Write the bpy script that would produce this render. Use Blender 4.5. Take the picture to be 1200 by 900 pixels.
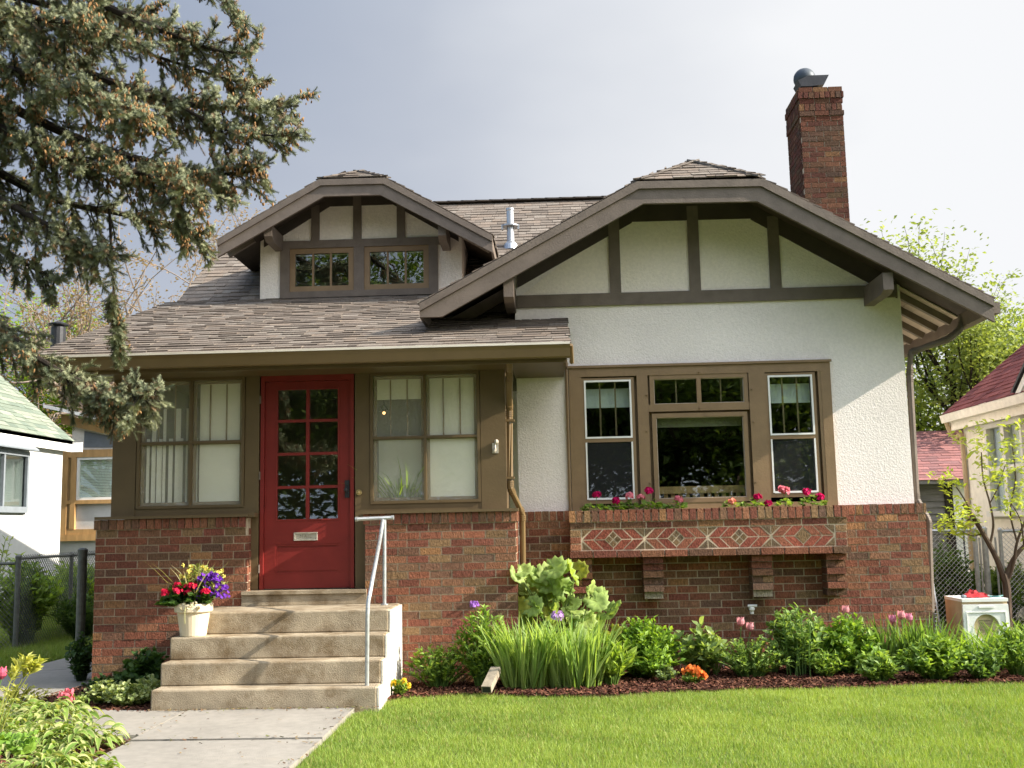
import bpy, math
import numpy as np
from mathutils import Vector, Matrix

for o in list(bpy.data.objects):
    bpy.data.objects.remove(o)
SC = bpy.context.scene
COL = SC.collection
R = np.random.default_rng(11)
PI = math.pi

# ------------------------------------------------------------------ camera
def nrm(v):
    v = np.array(v, float)
    return v / np.linalg.norm(v)
FPX = 1250.0
CAM = np.array([0, -10.25, 1.48])
_Y = nrm([50, 163, FPX])
_Z = np.array([-200, -9500, FPX], float)
_Z = nrm(_Z - _Y * _Z.dot(_Y))
_X = np.cross(_Y, _Z)
MW = np.array([_X, _Y, _Z])
cd = bpy.data.cameras.new('camera')
cam = bpy.data.objects.new('camera', cd)
COL.objects.link(cam)
right, up, back = MW[:, 0], -MW[:, 1], -MW[:, 2]
m4 = Matrix.Identity(4)
for i in range(3):
    m4[i][0], m4[i][1], m4[i][2], m4[i][3] = right[i], up[i], back[i], CAM[i]
cam.matrix_world = m4
cd.sensor_fit = 'HORIZONTAL'
cd.sensor_width = 36
cd.lens = 36 * FPX / 1200
cd.clip_start = 0.05
cd.clip_end = 2000
SC.camera = cam

def at(u, v, y):
    d = MW @ np.array([u - 600, v - 450, FPX])
    return CAM + d * ((y - CAM[1]) / d[1])
def gp(u, v, z=0.0):
    d = MW @ np.array([u - 600, v - 450, FPX])
    return CAM + d * ((z - CAM[2]) / d[2])

# ------------------------------------------------------------------ light
SUN = nrm([1.0, -0.122, 0.585])
SUN_STRENGTH = 5.0
elev = math.asin(SUN[2])
sl = bpy.data.lights.new('sun', 'SUN')
sl.energy = SUN_STRENGTH
sl.angle = math.radians(0.5)
sl.color = (1.0, 0.92, 0.80)
so = bpy.data.objects.new('sun', sl)
COL.objects.link(so)
so.location = (20, -6, 18)
so.rotation_euler = Vector(-SUN).to_track_quat('-Z', 'Y').to_euler()

W = bpy.data.worlds.new('World')
SC.world = W
W.use_nodes = True
nt = W.node_tree
nt.nodes.clear()
def N(t, ty, **kw):
    n = t.nodes.new(ty)
    for k, v in kw.items():
        setattr(n, k, v)
    return n
wo = N(nt, 'ShaderNodeOutputWorld')
bg = N(nt, 'ShaderNodeBackground')
bg.inputs[1].default_value = 0.10
sky = N(nt, 'ShaderNodeTexSky', sky_type='NISHITA')
sky.sun_disc = False
sky.sun_elevation = elev
sky.sun_rotation = math.atan2(SUN[0], SUN[1])
sky.air_density = 1.0
sky.dust_density = 1.5
tc = N(nt, 'ShaderNodeTexCoord')
mp = N(nt, 'ShaderNodeMapping')
mp.inputs['Scale'].default_value = (1.0, 1.0, 2.2)
mp.inputs['Location'].default_value = (0.35, 0.1, 0.2)
no = N(nt, 'ShaderNodeTexNoise')
no.inputs['Scale'].default_value = 1.7
no.inputs['Detail'].default_value = 7
no.inputs['Roughness'].default_value = 0.52
cover = N(nt, 'ShaderNodeMapRange')          # how much cloud
cover.inputs[1].default_value, cover.inputs[2].default_value = 0.24, 0.40
no2 = N(nt, 'ShaderNodeTexNoise')
no2.inputs['Scale'].default_value = 1.25
no2.inputs['Detail'].default_value = 5
dirs = N(nt, 'ShaderNodeVectorMath', operation='DOT_PRODUCT')
dirs.inputs[1].default_value = tuple(nrm([0.95, 0.12, -0.12]))
addm = N(nt, 'ShaderNodeMath', operation='MULTIPLY_ADD')   # brightness = noise*a + towards-sun
addm.inputs[1].default_value = 0.70
ramp = N(nt, 'ShaderNodeValToRGB')
ramp.color_ramp.elements[0].position = 0.10
ramp.color_ramp.elements[0].color = (3.1, 3.65, 4.75, 1)
ramp.color_ramp.elements[1].position = 0.72
ramp.color_ramp.elements[1].color = (8.3, 8.4, 8.6, 1)
e = ramp.color_ramp.elements.new(0.36)
e.color = (4.6, 5.0, 5.8, 1)
mix = N(nt, 'ShaderNodeMixRGB')
L = nt.links.new
L(tc.outputs['Generated'], mp.inputs[0])
L(mp.outputs[0], no.inputs['Vector'])
L(mp.outputs[0], no2.inputs['Vector'])
L(tc.outputs['Generated'], dirs.inputs[0])
cvr = N(nt, 'ShaderNodeMath', operation='MULTIPLY_ADD')
cvr.inputs[1].default_value = 0.40
L(dirs.outputs['Value'], cvr.inputs[0]); L(no.outputs['Fac'], cvr.inputs[2])
L(cvr.outputs[0], cover.inputs[0])
L(no2.outputs['Fac'], addm.inputs[0])
dm = N(nt, 'ShaderNodeMapRange')
dm.inputs[1].default_value, dm.inputs[2].default_value = -0.35, 0.55
dm.inputs[3].default_value, dm.inputs[4].default_value = -0.23, 0.43
L(dirs.outputs['Value'], dm.inputs[0])
L(dm.outputs[0], addm.inputs[2])
L(addm.outputs[0], ramp.inputs[0])
L(cover.outputs[0], mix.inputs[0])
L(sky.outputs[0], mix.inputs[1])
L(ramp.outputs[0], mix.inputs[2])
sep = N(nt, 'ShaderNodeSeparateXYZ')
L(tc.outputs['Generated'], sep.inputs[0])
fall = N(nt, 'ShaderNodeMapRange')
fall.interpolation_type = 'SMOOTHSTEP'
fall.inputs[1].default_value, fall.inputs[2].default_value = -0.5, 0.75
fall.inputs[3].default_value, fall.inputs[4].default_value = 1.12, 0.45
L(sep.outputs['Y'], fall.inputs[0])
zen = N(nt, 'ShaderNodeMapRange')
zen.interpolation_type = 'SMOOTHSTEP'
zen.inputs[1].default_value, zen.inputs[2].default_value = 0.42, 0.90
zen.inputs[3].default_value, zen.inputs[4].default_value = 1.0, 2.3
L(sep.outputs['Z'], zen.inputs[0])
fz_ = N(nt, 'ShaderNodeMath', operation='MULTIPLY')
L(fall.outputs[0], fz_.inputs[0]); L(zen.outputs[0], fz_.inputs[1])
sc_ = N(nt, 'ShaderNodeVectorMath', operation='SCALE')
L(mix.outputs[0], sc_.inputs[0]); L(fz_.outputs[0], sc_.inputs['Scale'])
L(sc_.outputs[0], bg.inputs[0])
L(bg.outputs[0], wo.inputs[0])

SC.view_settings.view_transform = 'Standard'
SC.view_settings.look = 'None'
SC.view_settings.gamma = 1
SC.view_settings.use_curve_mapping = False
SC.view_settings.exposure = 1.32
SC.cycles.use_denoising = True
SC.cycles.max_bounces = 6
SC.cycles.transparent_max_bounces = 24
SC.cycles.caustics_reflective = False
SC.cycles.caustics_refractive = False

# ------------------------------------------------------------------ mesh builder
class MB:
    def __init__(s):
        s.v, s.c, s.f, s.n, s.hascol = [], [], {}, 0, False
    def add(s, verts, faces, col=None):
        v = np.asarray(verts, float).reshape(-1, 3)
        if isinstance(faces, np.ndarray):
            s.f.setdefault(faces.shape[1], []).append(faces + s.n)
        else:
            by = {}
            for f in faces:
                by.setdefault(len(f), []).append(f)
            for k, fs in by.items():
                s.f.setdefault(k, []).append(np.array(fs) + s.n)
        if col is None:
            c = np.full((len(v), 3), 0.5)
        else:
            s.hascol = True
            c = np.broadcast_to(np.asarray(col, float), (len(v), 3))
        s.v.append(v); s.c.append(c); s.n += len(v)
        return s
    def build(s, name, mat, parent=None, smooth=False):
        me = bpy.data.meshes.new(name)
        v = np.concatenate(s.v) if s.v else np.zeros((0, 3))
        p = parent
        off = np.zeros(3)
        while p is not None:
            off += np.array(p.location); p = p.parent
        v = v - off
        me.vertices.add(len(v))
        me.vertices.foreach_set('co', v.astype(np.float32).ravel())
        loops, starts, tots, st = [], [], [], 0
        for k, fl in s.f.items():
            a = np.concatenate(fl)
            loops.append(a.ravel())
            starts.append(st + np.arange(len(a)) * k)
            tots.append(np.full(len(a), k))
            st += a.size
        if loops:
            lo = np.concatenate(loops); stt = np.concatenate(starts); to = np.concatenate(tots)
            me.loops.add(len(lo))
            me.loops.foreach_set('vertex_index', lo.astype(np.int32))
            me.polygons.add(len(stt))
            me.polygons.foreach_set('loop_start', stt.astype(np.int32))
            me.polygons.foreach_set('loop_total', to.astype(np.int32))
            me.polygons.foreach_set('use_smooth', np.full(len(stt), bool(smooth)))
        if s.hascol:
            ca = me.color_attributes.new('Col', 'FLOAT_COLOR', 'POINT')
            c = np.concatenate(s.c)
            ca.data.foreach_set('color', np.c_[c, np.ones(len(c))].astype(np.float32).ravel())
        me.update(calc_edges=True)
        me.validate()
        ob = bpy.data.objects.new(name, me)
        COL.objects.link(ob)
        if mat is not None:
            me.materials.append(mat)
        if parent is not None:
            ob.parent = parent
        return ob
    # ---- shapes
    def box(s, x0, x1, y0, y1, z0, z1, col=None):
        v = [(x, y, z) for x in (x0, x1) for y in (y0, y1) for z in (z0, z1)]
        return s.add(v, [(0, 1, 3, 2), (4, 6, 7, 5), (0, 4, 5, 1), (2, 3, 7, 6), (0, 2, 6, 4), (1, 5, 7, 3)], col)
    def hexa(s, a, b, col=None):            # a: 4 bottom pts, b: 4 top pts
        return s.add(list(a) + list(b), [(3, 2, 1, 0), (4, 5, 6, 7), (0, 1, 5, 4), (1, 2, 6, 5), (2, 3, 7, 6), (3, 0, 4, 7)], col)
    def obox(s, o, ax, ay, az, col=None):   # corner + three edge vectors
        o, ax, ay, az = map(lambda q: np.array(q, float), (o, ax, ay, az))
        return s.hexa([o, o + ax, o + ax + ay, o + ay], [o + az, o + az + ax, o + az + ax + ay, o + az + ay], col)
    def beam(s, p, q, w, h, up=(0, 0, 1), col=None):
        p, q = np.array(p, float), np.array(q, float)
        d = nrm(q - p); sd = nrm(np.cross(d, up)); u2 = np.cross(sd, d)
        return s.obox(p - sd * w / 2 - u2 * h / 2, sd * w, q - p, u2 * h, col)
    def prism(s, pts, ext, col=None):
        a = np.array(pts, float); n = len(a); b = a + np.array(ext, float)
        f = [tuple(range(n - 1, -1, -1)), tuple(range(n, 2 * n))]
        f += [(i, (i + 1) % n, n + (i + 1) % n, n + i) for i in range(n)]
        return s.add(np.r_[a, b], f, col)
    def tube(s, pts, r, seg=8, col=None, cap=True):
        P = np.array(pts, float); n = len(P)
        rr = np.broadcast_to(np.asarray(r, float), (n,))
        T = np.gradient(P, axis=0)
        T /= np.linalg.norm(T, axis=1)[:, None] + 1e-12
        ref = np.array([0, 0, 1.0]) if abs(T[0][2]) < 0.9 else np.array([1.0, 0, 0])
        A = np.cross(T, ref); A /= np.linalg.norm(A, axis=1)[:, None] + 1e-9
        B = np.cross(T, A)
        th = np.arange(seg) * 2 * PI / seg
        V = P[:, None] + rr[:, None, None] * (np.cos(th)[None, :, None] * A[:, None] + np.sin(th)[None, :, None] * B[:, None])
        i, j = np.meshgrid(np.arange(n - 1), np.arange(seg), indexing='ij')
        i, j = i.ravel(), j.ravel(); k = (j + 1) % seg
        F = np.stack([i * seg + j, i * seg + k, (i + 1) * seg + k, (i + 1) * seg + j], 1)
        s.add(V.reshape(-1, 3), F, col)
        if cap and seg > 2:
            s.f.setdefault(seg, []).append(np.array([list(range(seg - 1, -1, -1)), list(range((n - 1) * seg, n * seg))]) + s.n - n * seg)
        return s
    def lathe(s, c, prof, seg=20, col=None):
        c = np.array(c, float)
        th = np.arange(seg) * 2 * PI / seg
        V = [[c[0] + r * math.cos(t), c[1] + r * math.sin(t), c[2] + z] for r, z in prof for t in th]
        F = [(i * seg + j, i * seg + (j + 1) % seg, (i + 1) * seg + (j + 1) % seg, (i + 1) * seg + j) for i in range(len(prof) - 1) for j in range(seg)]
        return s.add(V, F, col)
    def ball(s, c, r, seg=8, rings=5, col=None):
        r = np.broadcast_to(np.asarray(r, float), (3,))
        ph = np.linspace(-PI / 2, PI / 2, rings + 1)
        th = np.arange(seg) * 2 * PI / seg
        V = np.array([[math.cos(p) * math.cos(t), math.cos(p) * math.sin(t), math.sin(p)] for p in ph for t in th]) * r + np.array(c)
        F = [(i * seg + j, i * seg + (j + 1) % seg, (i + 1) * seg + (j + 1) % seg, (i + 1) * seg + j) for i in range(rings) for j in range(seg)]
        return s.add(V, F, col)
    def frame(s, x0, x1, z0, z1, w, y0, y1, col=None):   # rectangular frame in an XZ plane
        s.box(x0, x0 + w, y0, y1, z0, z1, col); s.box(x1 - w, x1, y0, y1, z0, z1, col)
        s.box(x0 + w, x1 - w, y0, y1, z0, z0 + w, col); s.box(x0 + w, x1 - w, y0, y1, z1 - w, z1, col)
        return s
    def inst(s, tv, tf, P, D, Nn, S, C):
        """many copies of a template: y axis along D, z axis towards Nn"""
        P = np.asarray(P, float); n = len(P)
        if n == 0:
            return s
        Y = D / (np.linalg.norm(D, axis=1)[:, None] + 1e-9)
        X = np.cross(Y, Nn); X /= np.linalg.norm(X, axis=1)[:, None] + 1e-9
        Z = np.cross(X, Y)
        S = np.asarray(S, float)
        if S.ndim == 1:
            S = np.repeat(S[:, None], 3, 1)
        k = len(tv)
        V = P[:, None] + tv[None, :, 0:1] * (X * S[:, 0:1])[:, None] + tv[None, :, 1:2] * (Y * S[:, 1:2])[:, None] + tv[None, :, 2:3] * (Z * S[:, 2:3])[:, None]
        C = np.asarray(C, float)
        if C.ndim == 2:
            C = np.repeat(C[:, None], k, 1)
        base = s.n
        s.v.append(V.reshape(-1, 3)); s.c.append(C.reshape(-1, 3)); s.n += n * k; s.hascol = True
        for f in tf:
            f = np.asarray(f)
            F = f[None] + (base + np.arange(n) * k)[:, None, None]
            s.f.setdefault(f.shape[1], []).append(F.reshape(-1, f.shape[1]))
        return s

def thing(name, label, cat, loc=(0, 0, 0), group=None, kind=None):
    o = bpy.data.objects.new(name, None)
    COL.objects.link(o)
    o.location = loc
    o.empty_display_size = 0.1
    return tag(o, label, cat, group, kind)
def tag(o, label=None, cat=None, group=None, kind=None):
    if label: o['label'] = label
    if cat: o['category'] = cat
    if group: o['group'] = group
    if kind: o['kind'] = kind
    return o

# ------------------------------------------------------------------ materials
def mat(name, col=(.5, .5, .5), rough=.6, var=.12, vs=6, bump=.15, bs=60, usecol=False, metal=0, spec=.3,
        stretch=(1, 1, 1), var2=0, vs2=1.2, detail=4, dirt=None):
    m = bpy.data.materials.new(name)
    m.use_nodes = True
    t = m.node_tree
    b = t.nodes['Principled BSDF']
    L = t.links.new
    b.inputs['Roughness'].default_value = rough
    b.inputs['Metallic'].default_value = metal
    b.inputs['Specular IOR Level'].default_value = spec
    tc = N(t, 'ShaderNodeTexCoord')
    mp = N(t, 'ShaderNodeMapping')
    mp.inputs['Scale'].default_value = stretch
    L(tc.outputs['Object'], mp.inputs[0])
    if usecol:
        src = N(t, 'ShaderNodeAttribute', attribute_name='Col').outputs['Color']
    else:
        rgb = N(t, 'ShaderNodeRGB'); rgb.outputs[0].default_value = (*col, 1); src = rgb.outputs[0]
    def vary(src, amt, sc):
        n = N(t, 'ShaderNodeTexNoise'); n.inputs['Scale'].default_value = sc; n.inputs['Detail'].default_value = detail
        n.inputs['Roughness'].default_value = .6
        r = N(t, 'ShaderNodeMapRange')
        r.inputs[1].default_value, r.inputs[2].default_value = .3, .7
        r.inputs[3].default_value, r.inputs[4].default_value = 1 - amt, 1 + amt
        v = N(t, 'ShaderNodeVectorMath', operation='SCALE')
        L(mp.outputs[0], n.inputs['Vector']); L(n.outputs['Fac'], r.inputs[0])
        L(src, v.inputs[0]); L(r.outputs[0], v.inputs['Scale'])
        return v.outputs[0]
    if var: src = vary(src, var, vs)
    if var2: src = vary(src, var2, vs2)
    if dirt:                                    # stains: colour, scale, threshold, amount
        n = N(t, 'ShaderNodeTexNoise'); n.inputs['Scale'].default_value = dirt[1]; n.inputs['Detail'].default_value = 8
        n.inputs['Roughness'].default_value = .7
        r = N(t, 'ShaderNodeMapRange'); r.inputs[1].default_value, r.inputs[2].default_value = dirt[2], dirt[2] + .18
        r.inputs[4].default_value = dirt[3]
        mx = N(t, 'ShaderNodeMixRGB'); mx.inputs[2].default_value = (*dirt[0], 1)
        L(mp.outputs[0], n.inputs['Vector']); L(n.outputs['Fac'], r.inputs[0]); L(r.outputs[0], mx.inputs[0]); L(src, mx.inputs[1])
        src = mx.outputs[0]
    L(src, b.inputs['Base Color'])
    if bump:
        n = N(t, 'ShaderNodeTexNoise'); n.inputs['Scale'].default_value = bs; n.inputs['Detail'].default_value = 5
        n.inputs['Roughness'].default_value = .65
        bp = N(t, 'ShaderNodeBump'); bp.inputs['Strength'].default_value = bump; bp.inputs['Distance'].default_value = .02
        L(mp.outputs[0], n.inputs['Vector']); L(n.outputs['Fac'], bp.inputs['Height']); L(bp.outputs[0], b.inputs['Normal'])
    return m

def leafmat(name, trans=.45, rough=.5, spec=.25, tint=(1.25, 1.2, .55)):
    m = bpy.data.materials.new(name)
    m.use_nodes = True
    t = m.node_tree; L = t.links.new
    b = t.nodes['Principled BSDF']; out = t.nodes['Material Output']
    b.inputs['Roughness'].default_value = rough
    b.inputs['Specular IOR Level'].default_value = spec
    a = N(t, 'ShaderNodeAttribute', attribute_name='Col')
    tr = N(t, 'ShaderNodeBsdfTranslucent')
    v = N(t, 'ShaderNodeVectorMath', operation='MULTIPLY'); v.inputs[1].default_value = tint
    mx = N(t, 'ShaderNodeMixShader'); mx.inputs[0].default_value = trans
    L(a.outputs['Color'], b.inputs['Base Color']); L(a.outputs['Color'], v.inputs[0]); L(v.outputs[0], tr.inputs[0])
    L(b.outputs[0], mx.inputs[1]); L(tr.outputs[0], mx.inputs[2]); L(mx.outputs[0], out.inputs[0])
    return m

def glassmat(name, boost=1.6, base=.03, tint=(.9, .95, .93), wob=.02):
    m = bpy.data.materials.new(name)
    m.use_nodes = True
    t = m.node_tree; L = t.links.new
    t.nodes.remove(t.nodes['Principled BSDF']); out = t.nodes['Material Output']
    tr = N(t, 'ShaderNodeBsdfTransparent'); tr.inputs[0].default_value = (*tint, 1)
    gl = N(t, 'ShaderNodeBsdfGlossy'); gl.inputs['Roughness'].default_value = .01
    lw = N(t, 'ShaderNodeLayerWeight'); lw.inputs[0].default_value = .5
    fr = N(t, 'ShaderNodeMath', operation='POWER'); fr.inputs[1].default_value = 5
    L(lw.outputs['Facing'], fr.inputs[0])
    ma = N(t, 'ShaderNodeMath', operation='MULTIPLY_ADD'); ma.inputs[1].default_value = .9; ma.inputs[2].default_value = base + .022 * boost
    ma.use_clamp = True
    n = N(t, 'ShaderNodeTexNoise'); n.inputs['Scale'].default_value = 2.2
    tc = N(t, 'ShaderNodeTexCoord')
    bp = N(t, 'ShaderNodeBump'); bp.inputs['Strength'].default_value = wob; bp.inputs['Distance'].default_value = .05
    L(tc.outputs['Object'], n.inputs['Vector']); L(n.outputs['Fac'], bp.inputs['Height']); L(bp.outputs[0], gl.inputs['Normal'])
    mx = N(t, 'ShaderNodeMixShader')
    L(fr.outputs[0], ma.inputs[0]); L(ma.outputs[0], mx.inputs[0]); L(tr.outputs[0], mx.inputs[1]); L(gl.outputs[0], mx.inputs[2]); L(mx.outputs[0], out.inputs[0])
    return m

def screenmat(name, col, fac):
    m = bpy.data.materials.new(name)
    m.use_nodes = True
    t = m.node_tree; L = t.links.new
    t.nodes.remove(t.nodes['Principled BSDF']); out = t.nodes['Material Output']
    tr = N(t, 'ShaderNodeBsdfTransparent')
    d = N(t, 'ShaderNodeBsdfDiffuse'); d.inputs[0].default_value = (*col, 1)
    mx = N(t, 'ShaderNodeMixShader'); mx.inputs[0].default_value = fac
    L(tr.outputs[0], mx.inputs[1]); L(d.outputs[0], mx.inputs[2]); L(mx.outputs[0], out.inputs[0])
    return m

M = dict(
    brick=mat('brick', usecol=True, rough=.85, var=.42, vs=62, bump=1.0, bs=85, stretch=(1, 1, .45), spec=.12, var2=.1, vs2=1.5),
    mortar=mat('mortar', (.42, .335, .24), rough=.95, var=.2, vs=20, bump=.4, bs=120, spec=.1),
    pale_mortar=mat('pale_mortar', (.54, .43, .31), rough=.95, var=.15, vs=20, bump=.3, bs=120, spec=.1),
    stucco=mat('stucco', (.80, .735, .685), rough=.92, var=.06, vs=30, bump=.55, bs=58, spec=.1, var2=.07, vs2=1.1, dirt=((.50, .47, .40), 1.3, .58, .30)),
    stucco_old=mat('stucco_old', (.83, .75, .66), rough=.92, var=.06, vs=30, bump=.6, bs=50, spec=.1, var2=.04, vs2=2, dirt=((.62, .55, .45), 2.2, .56, .12)),
    trim=mat('brown_trim', (.142, .112, .088), rough=.6, var=.16, vs=7, bump=.22, bs=55, stretch=(1, 1, 1), spec=.3, dirt=((.16, .12, .09), 3, .60, .35)),
    olive=mat('olive_brown_paint', (.122, .083, .040), rough=.5, var=.10, vs=4, bump=.10, bs=40, spec=.35),
    frame=mat('window_brown_paint', (.215, .140, .072), rough=.5, var=.10, vs=5, bump=.12, bs=50, spec=.35, dirt=((.10, .065, .035), 6, .60, .4)),
    deck=mat('eave_board', (.055, .042, .032), rough=.7, var=.2, vs=4, bump=.2, bs=20),  # shade under the eaves painted into the near-black brown; frieze boards share it
    tanboard=mat('tan_soffit_board', (.42, .35, .27), rough=.75, var=.2, vs=4, bump=.2, bs=20),
    red=mat('red_paint', (.195, .021, .018), rough=.38, var=.12, vs=4, bump=.06, bs=30, spec=.4),
    white=mat('white_paint', (.74, .73, .69), rough=.5, var=.06, vs=6, bump=.06, bs=40),
    shade=mat('shade_cloth', (.86, .85, .77), rough=.9, var=.05, vs=3, bump=.1, bs=60),
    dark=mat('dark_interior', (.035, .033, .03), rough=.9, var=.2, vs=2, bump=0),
    room=mat('porch_interior', (.30, .27, .19), rough=.9, var=.15, vs=2, bump=0),
    shingle=mat('shingle', usecol=True, rough=.93, var=.22, vs=60, bump=.35, bs=140, spec=.1),
    gutter=mat('gutter_enamel', (.16, .105, .047), rough=.35, var=.08, vs=4, bump=.03, bs=20, spec=.45, dirt=((.09, .06, .03), 5, .62, .4)),
    lip=mat('painted_lit_lip', (.62, .57, .48), rough=.4, var=.08, vs=4, bump=0),  # light catching the gutter's top edge, painted in as a pale strip
    silver=mat('galvanised_steel', (.40, .41, .42), rough=.38, var=.12, vs=14, bump=.05, metal=.85),
    galv=mat('galvanised_pipe', (.45, .46, .46), rough=.45, var=.2, vs=20, bump=.1, bs=60, metal=.7),
    oldgalv=mat('weathered_pipe', (.13, .13, .115), rough=.6, var=.25, vs=20, bump=.1, bs=60, metal=.5),
    blackmetal=mat('blackened_metal', (.035, .036, .04), rough=.5, var=.2, vs=8, bump=.1, bs=30, metal=.3),
    cowl=mat('grey_cowl', (.05, .06, .07), rough=.5, var=.2, vs=8, bump=.1, bs=30, metal=.4),
    brass=mat('brass', (.55, .42, .2), rough=.35, var=.1, metal=.8, bump=0),
    nickel=mat('mail_slot_metal', (.52, .47, .39), rough=.45, var=.15, vs=20, metal=.5, bump=.1),
    concrete=mat('step_concrete', (.345, .285, .20), rough=.9, var=.16, vs=9, bump=.6, bs=110, spec=.12, var2=.20, vs2=2.2, detail=7, dirt=((.15, .10, .05), 3.2, .45, .8)),
    side_concrete=mat('pale_side_concrete', (.50, .47, .41), rough=.9, var=.1, vs=12, bump=.4, bs=50, spec=.1, dirt=((.35, .30, .22), 3, .60, .5)),  # paler concrete for the right side faces of the steps
    walk=mat('walk_concrete', (.245, .225, .192), rough=.92, var=.10, vs=14, bump=.3, bs=120, spec=.1, var2=.12, vs2=1.3, detail=7, dirt=((.27, .23, .17), 3.5, .58, .45)),
    glass=glassmat('window_glass', 1.7, .068),
    porchglass=glassmat('porch_glass', 1.2, .02, (1, 1, .98)),
    screen=screenmat('insect_screen', (.88, .86, .76), .15),
    darkscreen=screenmat('dark_insect_screen', (.085, .088, .085), .12),
    leaf=leafmat('leaf'),
    thinleaf=leafmat('thin_leaf', .50, .45, .3),
    petal=leafmat('petal', .35, .6, .1, (1.1, 1, 1)),
    needle=leafmat('needle', .12, .6, .2, (1.1, 1.1, .7)),
    grassm=leafmat('grass_blade', .40, .5, .25, (1.2, 1.2, .5)),
    bark=mat('bark', (.085, .062, .045), rough=.95, var=.35, vs=14, bump=.8, bs=30, stretch=(1, 1, .3), spec=.1),
    darkbark=mat('dark_bark', (.035, .028, .022), rough=.95, var=.3, vs=14, bump=.6, bs=30, stretch=(1, 1, .3), spec=.1),
    twig=mat('twig', (.19, .15, .12), rough=.9, var=.2, vs=14, bump=0),
    ground=mat('lawn_soil', (.10, .125, .045), rough=1, var=.35, vs=5, bump=.5, bs=60, spec=.05, var2=.15, vs2=.8),
    soil=mat('bed_soil', (.055, .028, .018), rough=1, var=.4, vs=20, bump=.8, bs=50, spec=.05),
    mulch=mat('mulch_chip', usecol=True, rough=.95, var=.2, vs=30, bump=0, spec=.1),
    cream=mat('cream_plaster', (.84, .80, .72), rough=.9, var=.08, vs=10, bump=.4, bs=60, var2=.1, vs2=1.2),
    timber=mat('new_timber', (.44, .26, .105), rough=.6, var=.22, vs=3, bump=.1, bs=20, stretch=(3, 3, .6)),
    whitewall=mat('white_painted_wall', (.47, .47, .46), rough=.85, var=.05, vs=6, bump=.3, bs=24),
    slate=mat('grey_frame', (.18, .2, .22), rough=.5, bump=0),
    siding=mat('weathered_siding', (.16, .145, .13), rough=.9, var=.3, vs=5, bump=.3, bs=30, stretch=(.4, 1, 3)),
    potm=mat('cream_pot_plastic', (.66, .56, .40), rough=.55, var=.06, vs=8, bump=.06, bs=60),
    tanside=mat('tan_plastic', (.48, .37, .23), rough=.6, var=.15, vs=6, bump=.05),  # shade on the appliance's side painted in as tan; neighbour's downspout shares it
    redcloth=mat('red_cloth', (.34, .02, .025), rough=.9, var=.2, vs=20, bump=.3, bs=40),
    teal=mat('teal_plastic', (.06, .17, .165), rough=.5, bump=0),
)

# ------------------------------------------------------------------ pattern helpers
BRICKS = np.array([(.205, .074, .043), (.170, .060, .037), (.140, .046, .033), (.225, .100, .055), (.165, .086, .049),
                   (.138, .084, .050), (.104, .070, .050), (.120, .068, .045), (.265, .140, .060), (.180, .120, .060), (.18, .055, .042)])
BRICKS = BRICKS * .74 + np.array([.195, .086, .048]) * .26
BP = np.array([.17, .16, .13, .10, .10, .08, .05, .08, .05, .06, .02]); BP /= BP.sum()
def brickcol(k=1.0):
    return BRICKS[R.choice(len(BRICKS), p=BP)] * R.uniform(.98, 1.36) * k
def bricks(mb, O, U, V, Nn, w, h, bl=.2, bh=.066, g=.0090, first=0, colk=1.0, soldier=False, depth=.05):
    """lay bricks on a w x h face, each a slightly skewed block with its own colour"""
    O, U, V, Nn = map(lambda q: np.array(q, float), (O, U, V, Nn))
    if soldier:
        bl, bh = .0655, h - g
    rows = max(1, int(round(h / (bh + g))))
    ph = h / rows
    for r in range(rows):
        x = -((r + first) % 2) * (bl + g) / 2 if not soldier else 0
        x += 0 if soldier else R.uniform(-.012, .012)
        while x < w - .012:
            a, b = max(x, 0) , min(x + bl, w)
            if b - a > .02:
                j = R.uniform(-.0015, .0015, 4); pr = R.uniform(0, .004)
                p0 = O + U * (a + g / 2) + V * (r * ph + g / 2 + j[0]) + Nn * pr
                mb.obox(p0 - Nn * depth, U * (b - a - g * (0 if b == w else .3)) + V * j[1], V * (ph - g + j[2]), Nn * depth, brickcol(colk))
            x += bl + g
SH = np.array([(.138, .122, .108), (.120, .105, .093), (.160, .144, .129), (.104, .090, .080), (.145, .122, .104), (.130, .112, .098)])
def shingles(mb, O, U, V, Nn, vmax, ur, expo=.125, wmin=.09, wmax=.26, pal=SH, v0=0.0, th=.009):
    O, U, V, Nn = map(lambda q: np.array(q, float), (O, U, V, Nn))
    U, V, Nn = nrm(U), nrm(V), nrm(Nn)
    n = int(math.ceil((vmax - v0) / expo))
    for r in range(n):
        a = v0 + r * expo; b = min(a + expo * 1.25, vmax + .02)
        l0, r0 = ur(min(a, vmax)); l1, r1 = ur(min(b, vmax))
        x = l0 - R.uniform(0, .15)
        first = True
        while x < r0:
            w = R.uniform(wmin, wmax)
            xa, xb = max(x, l0 - .012), min(x + w - .004, r0 + .012)
            x += w
            if xb - xa < .02: continue
            ta, tb = xa, xb
            if r1 < xb: tb = max(r1, l1 + .001)
            if l1 > xa: ta = min(l1, tb - .001)
            t = th + (R.random() < .45) * .006 + R.uniform(0, .003)
            aa = a + (R.random() < .4) * R.uniform(.0, .02)
            P = lambda u, v, h: O + U * u + V * v + Nn * h
            c = pal[R.integers(len(pal))] * R.uniform(1.0, 1.24) * np.array([1.05, 1.0, .93])
            mb.hexa([P(xa, aa, .0), P(xb, aa, .0), P(tb, b, -.002), P(ta, b, -.002)],
                    [P(xa, aa, t), P(xb, aa, t), P(tb, b, .003), P(ta, b, .003)], c)

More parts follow.
